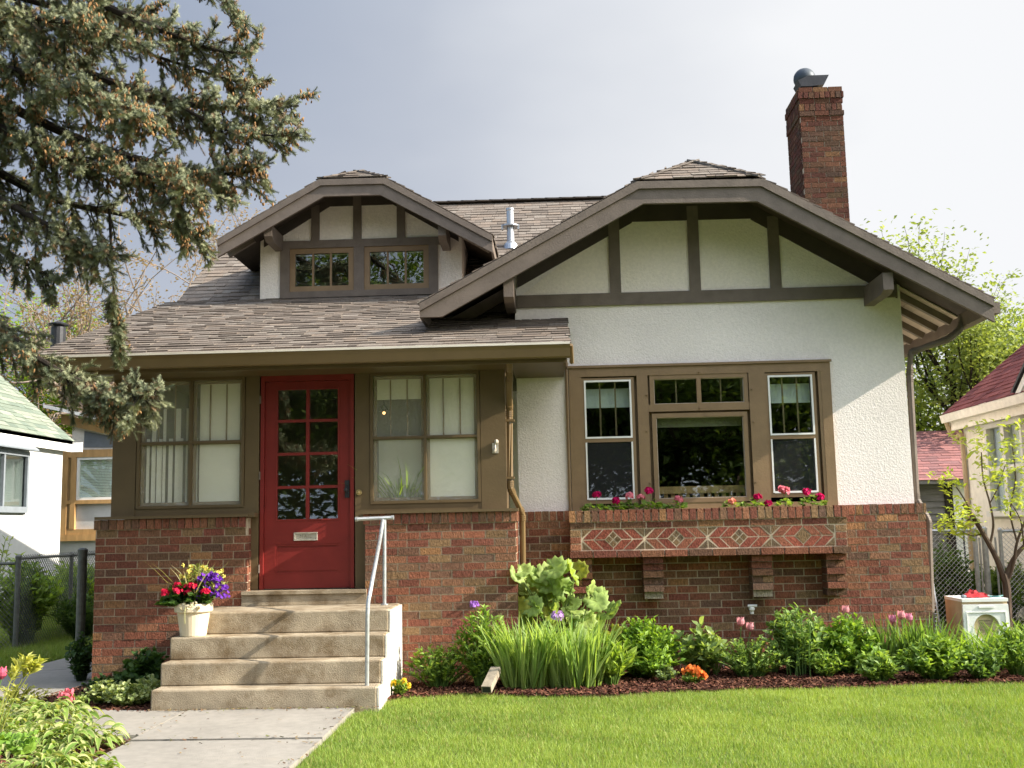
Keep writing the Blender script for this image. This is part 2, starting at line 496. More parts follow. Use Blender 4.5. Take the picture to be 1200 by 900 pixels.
# ================================================================== GROUND
def poly_sheet(name, pts, z, m, kind='structure', sub=None):
    mb = MB()
    mb.add([(p[0], p[1], z) for p in pts], [tuple(range(len(pts)))])
    o = mb.build(name, m)
    tag(o, kind=kind)
    return o
mb = MB()
g = np.concatenate([[-300, -120, -50], np.linspace(-25, 25, 26), [50, 120, 300]])
gx, gy = np.meshgrid(g, g, indexing='ij'); n = len(g)
V = np.c_[gx.ravel(), gy.ravel(), np.zeros(n * n) - .012]
i, j = np.meshgrid(np.arange(n - 1), np.arange(n - 1), indexing='ij'); i, j = i.ravel(), j.ravel()
mb.add(V, np.stack([i * n + j, (i + 1) * n + j, (i + 1) * n + j + 1, i * n + j + 1], 1))
tag(mb.build('ground', M['ground']), 'short green lawn ground spreading around the house', 'ground', kind='structure')
def slab(mb, pts, z0, z1):
    mb.prism([(p[0], p[1], z0) for p in pts], (0, 0, z1 - z0))
mb = MB()
xl, xr = -3.02, -1.66
ys = [-1.40, -2.62, -3.95, -5.1, -6.5, -8.0, -9.5, -12]
for a, b in zip(ys[:-1], ys[1:]):
    slab(mb, [(xl, b + .022), (xr - .02 * (a < -2), b + .022), (xr, a), (xl, a)], -.10, (.034 if a > -2 else .024) + R.uniform(-.003, .003))
tag(mb.build('front_walk', M['walk']), 'pale concrete front walk with joints leading to the steps', 'walkway', kind='structure')
mb = MB()
slab(mb, [(-3.04, -2.40), (-3.04, -1.41), (-3.75, -1.30), (-4.75, -1.0), (-5.5, -1.6), (-4.4, -2.2), (-3.6, -2.45)], -.1, .028)
slab(mb, [(-4.76, -.98), (-4.62, .35), (-4.75, 1.15), (-5.2, 1.5), (-6.6, 1.1), (-6.2, -.4), (-5.51, -1.58)], -.1, .013)
slab(mb, [(-4.76, 1.17), (-5.21, 1.52), (-5.9, 1.33), (-5.6, 9), (-4.7, 9)], -.1, .012)
tag(mb.build('side_path', M['walk']), 'shaded concrete side path turning past the brick corner', 'path', kind='structure')
mb = MB()
for k in range(24): slab(mb, [(-18 + k * 1.52, -13.7), (-16.49 + k * 1.52, -13.7), (-16.49 + k * 1.52, -12.2), (-18 + k * 1.52, -12.2)], -.1, .012)
tag(mb.build('pavement', M['walk']), 'concrete pavement along the street', 'pavement', kind='structure')
mb = MB()
slab(mb, [(-40, -22), (40, -22), (40, -15), (-40, -15)], -.2, -.003)
tag(mb.build('road', mat('asphalt', (.05, .05, .05), rough=.95, bump=.3)), 'asphalt street in front of the house', 'road', kind='structure')
BED = [(-1.48, -1.02), (-1.35, -.80), (-.7, -.68), (.0, -.80), (.35, -.88), (1.08, -.62), (2.2, -.62), (3.3, -.50), (4.2, -.40), (5.6, -.25), (6.3, 0.3),
       (6.3, 2.6), (3.9, 2.6), (3.75, .72), (-.3, .72), (-.35, .03), (-1.48, .03)]
mb = MB(); slab(mb, BED, -.05, .008)
tag(mb.build('bed_ground', M['soil']), 'dark soil of the front flower bed', 'soil', kind='structure')
LBED = [(-3.03, -2.55), (-3.35, -2.40), (-4.3, -2.15), (-5.3, -1.75), (-7, -2.0), (-7, -7), (-3.06, -7)]
mb = MB(); slab(mb, LBED, -.05, .008)
SBED = [(-3.36, -1.50), (-3.36, .03), (-4.6, .03), (-4.72, -.95), (-3.75, -1.33)]
slab(mb, SBED, -.05, .010)
tag(mb.build('side_bed_ground', M['soil']), 'dark soil beside the walk and steps', 'soil', kind='structure')

def inpoly(p, poly):
    x, y = p[:, 0], p[:, 1]; c = np.zeros(len(p), bool); q = np.array(poly)
    for k in range(len(q)):
        x1, y1 = q[k]; x2, y2 = q[k - 1]
        m = (y1 > y) != (y2 > y)
        with np.errstate(divide='ignore', invalid='ignore'):
            c ^= m & (x < (x2 - x1) * (y - y1) / (y2 - y1 + 1e-12) + x1)
    return c
def sample(poly, n):
    q = np.array(poly); lo, hi = q.min(0), q.max(0)
    p = R.uniform(lo, hi, (int(n), 2))
    return p[inpoly(p, poly)]
def area_n(poly, dens):
    q = np.array(poly); return np.prod(q.max(0) - q.min(0)) * dens
# mulch chips
chip_v = np.array([(-.5, -.5, 0), (.5, -.45, 0), (.42, .5, .12), (-.4, .45, .1)]); chip_f = [np.array([[0, 1, 2, 3]])]
mb = MB()
for poly, dn in ((BED, 3200), (LBED, 1400), (SBED, 2000)):
    p = sample(poly, area_n(poly, dn)); k = len(p)
    th = R.uniform(0, 2 * PI, k)
    C = np.array([(.115, .045, .028), (.075, .03, .02), (.16, .075, .045), (.05, .022, .016)])[R.integers(0, 4, k)] * R.uniform(.7, 1.3, (k, 1))
    mb.inst(chip_v, chip_f, np.c_[p, R.uniform(.010, .032, k)], np.c_[np.cos(th), np.sin(th), R.normal(0, .35, k)], np.c_[R.normal(0, .4, (k, 2)), np.ones(k)],
            np.c_[R.uniform(.008, .018, k), R.uniform(.02, .05, k), R.uniform(.01, .03, k)], C)
tag(mb.build('mulch', M['mulch']), 'reddish brown bark mulch covering the flower bed soil', 'mulch', kind='stuff')

# dry leaf litter along the joints of the walk
P = []
for k in range(420):
    q = R.random()
    if q < .45: P.append((R.uniform(-3.35, -1.46), -1.40 - abs(R.normal(0, .035))))
    elif q < .62: P.append((-3.03 + R.normal(0, .07), R.uniform(-3.4, -1.5)))
    elif q < .74: P.append((R.uniform(-3.0, -1.7), R.choice([-2.62, -3.95]) + R.normal(0, .02)))
    elif q < .9: P.append((-1.68 + R.normal(0, .05), R.uniform(-4, -1.4)))
    else: P.append((R.uniform(-3.0, -1.7), R.uniform(-4, -1.5)))
P = np.array(P); k = len(P); th = R.uniform(0, 2 * PI, k)
mb = MB(); mb.inst(chip_v, chip_f, np.c_[P, np.where(P[:, 1] > -2.62, .040, .031)], np.c_[np.cos(th), np.sin(th), R.normal(0, .2, k)], np.c_[R.normal(0, .3, (k, 2)), np.ones(k)], np.c_[R.uniform(.006, .014, k), R.uniform(.012, .034, k), R.uniform(.01, .03, k)],
    np.array([(.16, .10, .05), (.10, .06, .035), (.22, .16, .08), (.12, .13, .04)])[R.integers(0, 4, k)] * R.uniform(.7, 1.2, (k, 1)))
tag(mb.build('leaf_litter', M['mulch']), 'dry brown leaf litter scattered along the joints of the front walk', 'leaf litter', kind='stuff')

# grass
bl_v = np.array([(-.5, 0, 0), (.5, 0, 0), (-.38, .5, .06), (.38, .5, .06), (0, 1, .28)])
bl_f = [np.array([[0, 1, 3, 2]]), np.array([[2, 3, 4]])]
def lawn(name, poly, dens, hmin, hmax, label, width=.0032, k=1.0):
    p = sample(poly, area_n(poly, dens)); n = len(p)
    cl = (np.sin(p[:, 0] * 3.1 + np.sin(p[:, 1] * 2.3) * 1.6) * np.sin(p[:, 1] * 4.7 + p[:, 0] * 1.3) + .6 * np.sin(p[:, 0] * 11 + 3 * np.sin(p[:, 1] * 7)) * np.sin(p[:, 1] * 13 + p[:, 0] * 3)) / 1.6
    keep = R.random(n) < .82 + .18 * cl
    p, cl = p[keep], cl[keep]; n = len(p)
    h = R.uniform(hmin, hmax, n) * (1 + .30 * cl) * np.where(R.random(n) < .03, 1.5, 1)
    D = np.c_[R.normal(0, .36, (n, 2)), np.ones(n)]
    th = R.uniform(0, 2 * PI, n)
    big = np.sin(p[:, 0] * 1.7 + 1.3 * np.sin(p[:, 1] * 1.1 + 2)) * np.sin(p[:, 1] * 2.1 + .8 * np.sin(p[:, 0] * .9)) + .5 * np.sin(p[:, 0] * 5.3 + p[:, 1] * 3.7) * np.sin(p[:, 1] * 6.1 - p[:, 0] * 2.2)
    t = np.clip(.48 + .20 * cl + .20 * big + R.normal(0, .24, n), 0, 1)[:, None]
    C = (np.array([.120, .200, .032]) * (1 - t) + np.array([.30, .375, .080]) * t) * k
    dry = R.random(n) < .07 + .07 * np.clip(-big, 0, 1)
    C[dry] = np.array([.30, .27, .10]) * k
    C = C * 1.14
    mb = MB()
    mb.inst(bl_v, bl_f, np.c_[p, np.full(n, -.012)], D, np.c_[np.cos(th), np.sin(th), np.zeros(n)], np.c_[R.uniform(.8, 1.4, n) * width, h, h], C)
    return tag(mb.build(name, M['grassm']), label, 'grass', kind='stuff')
LAWN = [(-1.64, -1.60), (-1.50, -1.06), (-1.35, -.84), (-.7, -.72), (.0, -.84), (.35, -.92), (1.08, -.66), (2.2, -.66), (3.3, -.54), (4.2, -.44), (6.0, -.2), (6.6, -4.6), (-1.66, -4.9)]
lawn('grass', LAWN, 12500, .030, .054, 'bright yellow green mown lawn in front of the bed')
LYARD = [(-5.95, 1.36), (-6.9, 1.2), (-10.6, 3.5), (-10.9, 14), (-5.62, 14), (-5.9, 2)]
lawn('side_grass', LYARD, 2600, .06, .13, 'shaded side yard grass behind the chain link fence', .006, .8)
RYARD = [(3.95, 2.62), (6.4, 2.62), (6.4, 13), (3.95, 13)]
lawn('yard_grass', RYARD, 1300, .06, .13, 'side yard grass beyond the right hand fence', .007, .9)

# ================================================================== HOUSE
H = thing('brick_bungalow', 'brick and white stucco bungalow with brown half timbered gables and red front door', 'house', (0, 0, 0))
# ---- brickwork
def brickpart(name, parts, mort):
    b = MB()
    for p in parts: bricks(b, **p)
    w = b.build(name, M['brick'], H)
    m_ = MB()
    for q in mort: m_.box(*q)
    m_.build('mortar', M['mortar'], w)
    return w
X, Y_, Z_ = (1, 0, 0), (0, 1, 0), (0, 0, 1)
e_ = .003
brickpart('porch_wall', [
    dict(O=(-4.44, 0, -.06), U=X, V=Z_, Nn=(0, -1, 0), w=1.485, h=1.56),
    dict(O=(-4.455, -.012, 1.5), U=X, V=Z_, Nn=(0, -1, 0), w=1.50, h=.105, soldier=True, depth=.12),
    dict(O=(-2.955, .052, .7), U=Y_, V=Z_, Nn=X, w=.2, h=.8, first=1),
    dict(O=(-2.955, .112, 1.5), U=Y_, V=Z_, Nn=X, w=.12, h=.105, soldier=True, depth=.05),
    dict(O=(-4.44, .5, -.06), U=(0, -1, 0), V=Z_, Nn=(-1, 0, 0), w=.44, h=1.56, first=1)],
    [(-4.44 + e_, -2.955 - e_, e_, .3, -.06, 1.595)])
brickpart('porch_wall', [
    dict(O=(-1.82, 0, -.06), U=X, V=Z_, Nn=(0, -1, 0), w=1.45, h=1.56),
    dict(O=(-1.835, -.012, 1.5), U=X, V=Z_, Nn=(0, -1, 0), w=1.485, h=.105, soldier=True, depth=.12),
    dict(O=(-1.82, .25, .7), U=(0, -1, 0), V=Z_, Nn=(-1, 0, 0), w=.2, h=.8, first=1),
    dict(O=(-.37, .052, -.06), U=Y_, V=Z_, Nn=X, w=.64, h=1.56, first=1),
    dict(O=(-.35, .112, 1.5), U=Y_, V=Z_, Nn=X, w=.58, h=.105, soldier=True, depth=.05)],
    [(-1.82 + e_, -.37 - e_, e_, .3, -.06, 1.595), (-.6, -.37 - e_, .3, .78, -.06, 1.595)])
brickpart('front_wall', [
    dict(O=(-.369, .69, -.06), U=X, V=Z_, Nn=(0, -1, 0), w=4.085, h=1.56, bl=.203),
    dict(O=(-.349, .685, 1.5), U=X, V=Z_, Nn=(0, -1, 0), w=.50, h=.105, soldier=True, depth=.12),
    dict(O=(2.88, .685, 1.5), U=X, V=Z_, Nn=(0, -1, 0), w=.845, h=.105, soldier=True, depth=.12),
    dict(O=(3.716, .742, -.06), U=Y_, V=Z_, Nn=X, w=3, h=1.56, first=1)],
    [(-.36, 3.716 - e_, .69 + e_, .95, -.06, 1.598), (3.4, 3.716 - e_, .95, 8.0, -.06, 1.598)])
# ---- flower box frieze
fb = MB(); yf = .45
x0, x1 = .150, 2.872
bricks(fb, (x0 - .01, yf - .012, 1.478), X, Z_, (0, -1, 0), x1 - x0 + .02, .122, soldier=True, depth=.10)
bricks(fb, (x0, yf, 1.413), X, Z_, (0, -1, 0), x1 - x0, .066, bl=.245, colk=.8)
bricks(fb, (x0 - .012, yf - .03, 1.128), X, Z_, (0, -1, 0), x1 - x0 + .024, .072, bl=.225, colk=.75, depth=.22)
for xa in (x0, x1 - .115):
    for k in range(3):
        c = brickcol(); fb.box(xa, xa + .105, yf - .002, yf + .06, 1.205 + k * .0695, 1.205 + k * .0695 + .06, c)
for xs, sg in ((x0, -1), (x1, 1)):       # returns of the box
    bricks(fb, (xs, yf + .07, 1.2) if sg > 0 else (xs, .69, 1.2), (0, sg, 0), Z_, (sg, 0, 0), .62 - yf + .005, .278, first=1)
xa, xb = x0 + .115, x1 - .125
hz, zc = .104, 1.307
uw = (xb - xa) / 4; hu = uw / 2; dd = .082; wst = (hu - dd) / 2
RED = lambda: np.array([(.23, .068, .042), (.19, .055, .036), (.21, .078, .046)][R.integers(3)]) * R.uniform(.85, 1.15)
OLV = lambda: np.array([(.135, .092, .050), (.115, .080, .048), (.155, .098, .050)][R.integers(3)]) * R.uniform(.85, 1.15)
def inset(poly, d):
    p = np.array(poly, float); n = len(p)
    if np.cross(p[1] - p[0], p[2] - p[1]) < 0: p = p[::-1]
    out = []
    for k in range(n):
        a, b, c = p[k - 1], p[k], p[(k + 1) % n]
        e1, e2 = nrm(b - a), nrm(c - b)
        n1, n2 = np.array([-e1[1], e1[0]]), np.array([-e2[1], e2[0]])
        A = np.array([n1, n2]); r = np.array([n1 @ b + d, n2 @ b + d])
        out.append(np.linalg.solve(A, r) if abs(np.linalg.det(A)) > 1e-6 else b + n1 * d)
    return np.array(out)
def tile(poly, col, y=yf):
    q = inset(poly, .0048)
    j = R.uniform(-.002, .003)
    fb.prism([(p[0], y + j, p[1]) for p in q], (0, .06, 0), col)
for k in range(4):
    cx = xa + (k + .5) * uw
    for sx in (-1, 1):
        for sz in (-1, 1):
            for s_ in range(2):
                c0 = dd + s_ * wst; c1 = c0 + wst
                tile([(cx + sx * c0, zc), (cx + sx * c1, zc), (cx + sx * (c1 - hz), zc + sz * hz), (cx + sx * max(c0 - hz, 0.0), zc + sz * hz)] if c0 >= hz else
                     [(cx + sx * c0, zc), (cx + sx * c1, zc), (cx + sx * (c1 - hz), zc + sz * hz), (cx, zc + sz * hz), (cx, zc + sz * c0)], RED())
            # corner triangles between the chevrons
            tile([(cx + sx * hu, zc + sz * .012), (cx + sx * hu, zc + sz * hz), (cx + sx * (hu - hz), zc + sz * hz)], OLV())
    if k < 3:
        q = dd / 2
        for ox, oz in ((0, q), (0, -q), (q, 0), (-q, 0)):
            tile([(cx + ox + q, zc + oz), (cx + ox, zc + oz + q), (cx + ox - q, zc + oz), (cx + ox, zc + oz - q)], OLV())
    else:
        tile([(cx + dd, zc), (cx, zc + dd), (cx - dd, zc), (cx, zc - dd)], OLV())
fbo = fb.build('flower_box', M['brick'], H)
fm = MB(); fm.box(x0 + .006, x1 - .006, yf + .0035, .70, 1.135, 1.565)
fm.build('mortar', M['pale_mortar'], fbo)
fm = MB(); fm.box(x0 + .1, x1 - .1, yf + .10, .745, 1.54, 1.585); fm.build('soil', M['soil'], fbo)
for (ca, cb) in ((.158, .36), (.864, 1.06), (1.93, 2.13), (2.656, 2.845)):
    c = MB()
    for k in range(6):
        zt = 1.126 - k * .069
        pr = [.462, .490, .468, .492, .470, .505][k]
        s_ = .5 if k % 2 else 1
        n = 1 if s_ == 1 else 2
        for q in range(n):
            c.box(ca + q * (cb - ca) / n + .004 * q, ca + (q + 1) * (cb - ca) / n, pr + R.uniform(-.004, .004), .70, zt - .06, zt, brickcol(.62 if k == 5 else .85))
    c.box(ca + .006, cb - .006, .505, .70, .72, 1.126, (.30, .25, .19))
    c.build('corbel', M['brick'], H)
sp = MB()
p = at(880, 713, .66)
sp.tube([(p[0], .70, p[2]), (p[0], .62, p[2])], .018); sp.tube([(p[0], .625, p[2] + .02), (p[0], .62, p[2] - .05)], .02)
sp.tube([(p[0] - .04, .60, p[2] + .03), (p[0] + .05, .60, p[2] + .03)], .014); sp.ball((p[0], .61, p[2]), .03)
sp.build('water_tap', M['white'], H)

# ---- stucco walls
yw = .80
mb = MB()
def gtop(x, d=0.0):
    zl = 4.87 + .537 * (x - .90); zr = 4.855 + .593 * (2.15 - x)
    return min(zl, zr, 4.86) - .10 - d
xs = [-.36, .90, 2.15, 3.655]
mb.prism([(-.36, yw, 1.55), (3.655, yw, 1.55), (3.655, yw, gtop(3.655)), (2.15, yw, gtop(2.15)), (.90, yw, gtop(.9)), (-.36, yw, gtop(-.36))], (0, .14, 0))
# opening is covered by a dark room box: cut by building the wall in bands instead
mb = MB()
OX0, OX1, OZ0, OZ1 = .25, 2.82, 1.62, 3.02
mb.prism([(-.36, yw, 1.55), (OX0, yw, 1.55), (OX0, yw, gtop(OX0)), (-.36, yw, gtop(-.36))], (0, .14, 0))
mb.prism([(OX1, yw, 1.55), (3.655, yw, 1.55), (3.655, yw, gtop(3.655)), (OX1, yw, gtop(OX1))], (0, .14, 0))
mb.prism([(OX0, yw, OZ1), (OX1, yw, OZ1), (OX1, yw, gtop(OX1)), (2.15, yw, gtop(2.15)), (.9, yw, gtop(.9)), (OX0, yw, gtop(OX0))], (0, .14, 0))
mb.box(3.50, 3.655, yw + .14, 8.0, 1.55, 3.75)
mb.box(-.36, -.22, yw + .14, 3.0, 1.55, 3.70)
mb.build('stucco_wall', M['stucco'], H)
mb = MB()       # old panels between the gable timbers, set proud of the wall
mb.prism([(-.30, yw - .006, 3.86), (3.60, yw - .006, 3.86), (2.2, yw - .006, gtop(2.2)), (.88, yw - .006, gtop(.88))], (0, .006, 0))
mb.build('gable_panel', M['stucco_old'], H)
# body of the house behind
mb = MB()
mb.box(-4.40, -4.25, 2.9, 12.6, -.1, 4.3); mb.box(-4.25, 3.5, 12.45, 12.6, -.1, 4.3)
mb.prism([(-4.40, 2.9, 4.3), (-4.40, 12.6, 4.3), (-4.40, 7.4, 5.8), (-4.40, 5.1, 5.75)], (.15, 0, 0)); mb.prism([(-4.40, 5.1, 5.75), (-4.40, 7.4, 5.8), (-4.0, 6.06, 6.45)], (.1, 0, 0))
mb.prism([(3.40, 2.9, 4.3), (3.40, 12.6, 4.3), (3.40, 6.06, 6.42)], (.15, 0, 0))
mb.build('rear_wall', M['stucco'], H)

# ---- timbers on the gable
mb = MB()
yt = yw - .032
mb.box(-.34, 3.62, yt, yw - .006, 3.735, 3.865)
for u in (720, 813, 907):
    xx = at(u, 300, yw)[0]
    mb.box(xx - .058, xx + .058, yt + .003, yw - .006, 3.865, gtop(xx) + .02)
gt = mb.build('gable_timber', M['trim'], H)
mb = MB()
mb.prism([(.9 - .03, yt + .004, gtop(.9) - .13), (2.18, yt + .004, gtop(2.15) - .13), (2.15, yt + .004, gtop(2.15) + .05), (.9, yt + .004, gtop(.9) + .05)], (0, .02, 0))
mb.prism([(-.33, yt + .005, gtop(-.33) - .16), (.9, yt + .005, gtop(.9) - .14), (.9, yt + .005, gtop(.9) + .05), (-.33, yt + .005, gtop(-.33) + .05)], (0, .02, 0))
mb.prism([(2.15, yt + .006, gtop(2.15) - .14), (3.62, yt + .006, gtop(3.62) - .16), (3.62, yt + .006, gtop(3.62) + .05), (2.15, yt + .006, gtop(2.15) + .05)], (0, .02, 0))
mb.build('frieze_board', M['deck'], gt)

# ---- roofs
def gable_roof(host, xl, zl, xcl, zcl, xcr, zcr, xr, zr, yf, yb, hip, dk, fh, cut=0.0):
    """clipped gable roof, ridge along y: deck, shingles, bargeboard"""
    sl_, sr_ = (zcl - zl) / (xcl - xl), (zcr - zr) / (xr - xcr)
    xp = (zcr - zcl + sl_ * xcl + sr_ * xcr) / (sl_ + sr_); zp = zcl + sl_ * (xp - xcl)
    t = .028                                     # shingle stand-off
    d = MB()
    zz = lambda x: zp - (sl_ * (xp - x) if x < xp else sr_ * (x - xp)) - t
    pl = [(xl, yf + .012), (xcl, yf + .012), (xp, yf + hip), (xp, yb), (xl, yb)]
    d.prism([(a, b, zz(a)) for a, b in pl], (0, 0, -.045))
    pr = [(xr, yf + .012), (xcr, yf + .012), (xp, yf + hip), (xp, yb), (xr, yb)]
    d.prism([(a, b, zz(a)) for a, b in pr], (0, 0, -.045))
    d.prism([(xcl, yf + .014, zz(xcl)), (xcr, yf + .014, zz(xcr)), (xp, yf + hip, zz(xp))], (0, 0, -.045))
    deck = d.build('roof', dk, host)
    s = MB()
    for sg, xe, ze, xc, sl2 in ((-1, xl, zl, xcl, sl_), (1, xr, zr, xcr, sr_)):
        V = nrm((-sg, 0, sl2)); U = (0, sg, 0); Nn = np.cross(np.array(U, float), V)
        vm = abs(xp - xe) * math.sqrt(1 + sl2 ** 2); vc = abs(xc - xe) * math.sqrt(1 + sl2 ** 2)
        fr = lambda v: yf - .02 if v <= vc else yf - .02 + (hip + .02) * (v - vc) / (vm - vc + 1e-6)
        if sg > 0: ur = lambda v, fr=fr: (fr(v), yb)
        else: ur = lambda v, fr=fr: (-yb, -fr(v))
        shingles(s, (xe + sg * .02, 0, ze - t - sl2 * .02 + .002), U, V, Nn, vm, ur)
    V = nrm((0, hip, zp - zcl)); vm = math.hypot(hip, zp - zcl)
    shingles(s, (0, yf - .03, zcl - t + .004), (1, 0, 0), V, np.cross(np.array([1., 0, 0]), V), vm + .02,
             lambda v: (xcl - .02 + (xp - xcl) * v / (vm + .02), xcr + .02 - (xcr - xp) * v / (vm + .02)), expo=.085, wmin=.08, wmax=.2)
    # hip and ridge caps
    for a, b in (((xcl, yf, zcl), (xp, yf + hip, zp)), ((xcr, yf, zcr), (xp, yf + hip, zp)), ((xp, yf + hip, zp), (xp, yb, zp))):
        a, b = np.array(a), np.array(b); n = max(2, int(np.linalg.norm(b - a) / .13))
        for k in range(n):
            p, q = a + (b - a) * k / n, a + (b - a) * (k + 1.15) / n
            s.beam(p + (0, 0, -.012), q + (0, 0, -.020), .16, .016, col=SH[R.integers(6)] * R.uniform(.85, 1.15))
    s.build('shingle', M['shingle'], host)
    b = MB()
    zs = lambda x, z: (x, yf - .03, z)
    for (y0, th, top, fhh, ct) in ((yf - .030, .042, .05, fh, cut), (yf - .052, .022, .042, .075, 0)):
        P = lambda x, z: (x, y0, z)
        l = [P(xl, zl - top), P(xcl, zcl - top), P(xcl + fhh * .30, zcl - fhh - top)]
        if ct: l += [P(xl + ct, zl + sl_ * ct - fhh - top - .03), P(xl, zl + sl_ * ct - fhh - top - .03)]
        else: l += [P(xl, zl - fhh - top)]
        b.prism(l[::-1], (0, th, 0))
        r = [P(xr, zr - top), P(xcr, zcr - top), P(xcr - fhh * .30, zcr - fhh - top), P(xr, zr - fhh - top)]
        b.prism(r, (0, th, 0))
        b.prism([P(xcl, zcl - top), P(xcr, zcr - top), P(xcr - fhh * .30, zcr - fhh - top), P(xcl + fhh * .30, zcl - fhh - top)][::-1], (0, th, 0))
    b.build('bargeboard', M['trim'], host)
    return xp, zp, sl_, sr_
G = gable_roof(H, -1.28, 3.70, .90, 4.875, 2.15, 4.86, 4.30, 3.585, .10, 4.6, .50, M['deck'], .215, cut=.22)
# rafters and brackets under the main gable eaves
for yy in np.arange(1.0, 5.0, .42):
    mb = MB(); mb.beam((3.66, yy, 3.86), (4.24, yy, 3.86 - .593 * .58), .06, .12); mb.build('rafter', M['trim'], H)
    if yy < 2:
        mb = MB(); mb.beam((-.37, yy, 3.98), (-1.22, yy, 3.98 - .537 * .85), .06, .12); mb.build('rafter', M['trim'], H)
mb = MB(); mb.box(4.255, 4.30, .10, 4.8, 3.40, 3.545); mb.build('eave_fascia', M['trim'], H)
mb = MB(); mb.box(-1.28, -1.25, .10, 2.4, 3.52, 3.66); mb.build('eave_fascia', M['trim'], H)
mb = MB()
for k in range(6):
    a, b = 3.67 + k * .098, 3.67 + k * .098 + .094
    f = lambda x: 3.585 + .593 * (4.30 - x) - .085
    mb.hexa([(a, .86, f(a) - .012), (b, .86, f(b) - .012), (b, 4.6, f(b) - .012), (a, 4.6, f(a) - .012)], [(a, .86, f(a)), (b, .86, f(b)), (b, 4.6, f(b)), (a, 4.6, f(a))])
mb.build('soffit_board', M['tanboard'], H)
for (u, v, yq, w, h) in ((596, 338, .13, .10, .24), (1041, 331, .13, .10, .20)):
    p = at(u, v, yq)
    b = MB()
    b.prism([(p[0] - w / 2, yq, p[2] + h / 2), (p[0] - w / 2, yq, p[2] - h * .35), (p[0] - w / 2, yq + .1, p[2] - h / 2), (p[0] - w / 2, yw, p[2] - h / 2), (p[0] - w / 2, yw, p[2] + h / 2)], (w, 0, 0))
    b.build('bracket', M['trim'], H)

# front porch roof + main slope
EY, EZ, KY, KZ, RY, RZ = -.50, 3.150, 2.85, 4.375, 6.06, 6.535
s1 = (KZ - EZ) / (KY - EY); s2 = (RZ - KZ) / (RY - KY)
XL1, XR1, XL2, XR2 = -4.95, .185, -4.70, 3.72
mb = MB()
zz = lambda y: EZ + s1 * (y - EY) - .025
mb.prism([(XL1, EY, zz(EY)), (XR1, EY, zz(EY)), (XR1, .79, zz(.79)), (-.37, .79, zz(.79)), (-.37, KY, zz(KY)), (XL1 + .1, KY, zz(KY))], (0, 0, -.05))
zm = lambda y: KZ + s2 * (y - KY) - .025
cy_ = KY + .70 * (RY - KY)
mb.prism([(XL2, KY, zm(KY)), (XR2, KY, zm(KY)), (XR2, RY, zm(RY)), (XL2 + .5, RY, zm(RY)), (XL2, cy_, zm(cy_))], (0, 0, -.05))
mb.prism([(XL2 + .5, RY, zm(RY)), (XR2, RY, zm(RY)), (XR2, 13.0, 4.35), (XL2, 13.0, 4.35), (XL2, RY + 1.5, zm(RY) - .5)], (0, 0, -.05))
mroof = mb.build('roof', M['deck'], H)
mb = MB()
V = nrm((0, 1, s1)); vm = math.hypot(KY - EY, KZ - EZ); vw = (.79 - EY) * vm / (KY - EY)
shingles(mb, (0, EY - .03, EZ - .032), (1, 0, 0), V, np.cross(np.array([1., 0, 0]), V), vm + .04, lambda v: (XL1 + .12 * v / vm, XR1 if v < vw + .05 else -.40), expo=.125)
V = nrm((0, 1, s2)); vm2 = math.hypot(RY - KY, RZ - KZ)
shingles(mb, (0, KY, KZ - .022), (1, 0, 0), V, np.cross(np.array([1., 0, 0]), V), vm2, lambda v: (XL2 + .5 * max(0, v / vm2 - .70) / .30, XR2), expo=.125)
for k in range(36):
    a = XL2 + .5 + (XR2 - XL2 - .5) * k / 36
    mb.beam((a, RY, RZ), (a + .26, RY, RZ - .006), .2, .018, col=SH[R.integers(6)] * .7)
mb.build('shingle', M['shingle'], mroof)
mb = MB()
for xx in (XL2 - .02,):
    mb.prism([(xx, KY, KZ - .04), (xx, cy_, zm(cy_) - .02), (xx, cy_, zm(cy_) - .20), (xx, KY, KZ - .22)], (.035, 0, 0))
mb.prism([(XL1 - .01, EY, EZ - .04), (XL1 + .1, KY, KZ - .04), (XL1 + .1, KY, KZ - .2), (XL1 - .01, EY, EZ - .2)], (.035, 0, 0))
mb.build('bargeboard', M['trim'], mroof)

# gutter, fascia, soffit of the porch
mb = MB()
mb.box(XL1 + .02, XR1 - .03, EY + .08, EY + .11, 2.965, 3.10)
mb.box(XL1 + .05, -.37, EY + .11, .25, 2.985, 3.0)
mb.box(-.37, XR1 - .05, EY + .11, .79, 2.987, 3.002)
mb.build('porch_fascia', M['olive'], H)
gp_ = [(0, 0), (0, -.11), (.02, -.125), (.075, -.125), (.085, -.115), (.10, -.04), (.115, -.012), (.115, 0)]
mb = MB()
mb.prism([(XL1, EY + .08 - a, 3.122 + b) for a, b in gp_], (XR1 - XL1, 0, 0))
gut = mb.build('porch_gutter', M['gutter'], H)
mb = MB(); mb.box(XL1 + .002, XR1 - .002, EY - .042, EY - .03, 3.116, 3.136); mb.build('gutter_lip', M['lip'], gut)

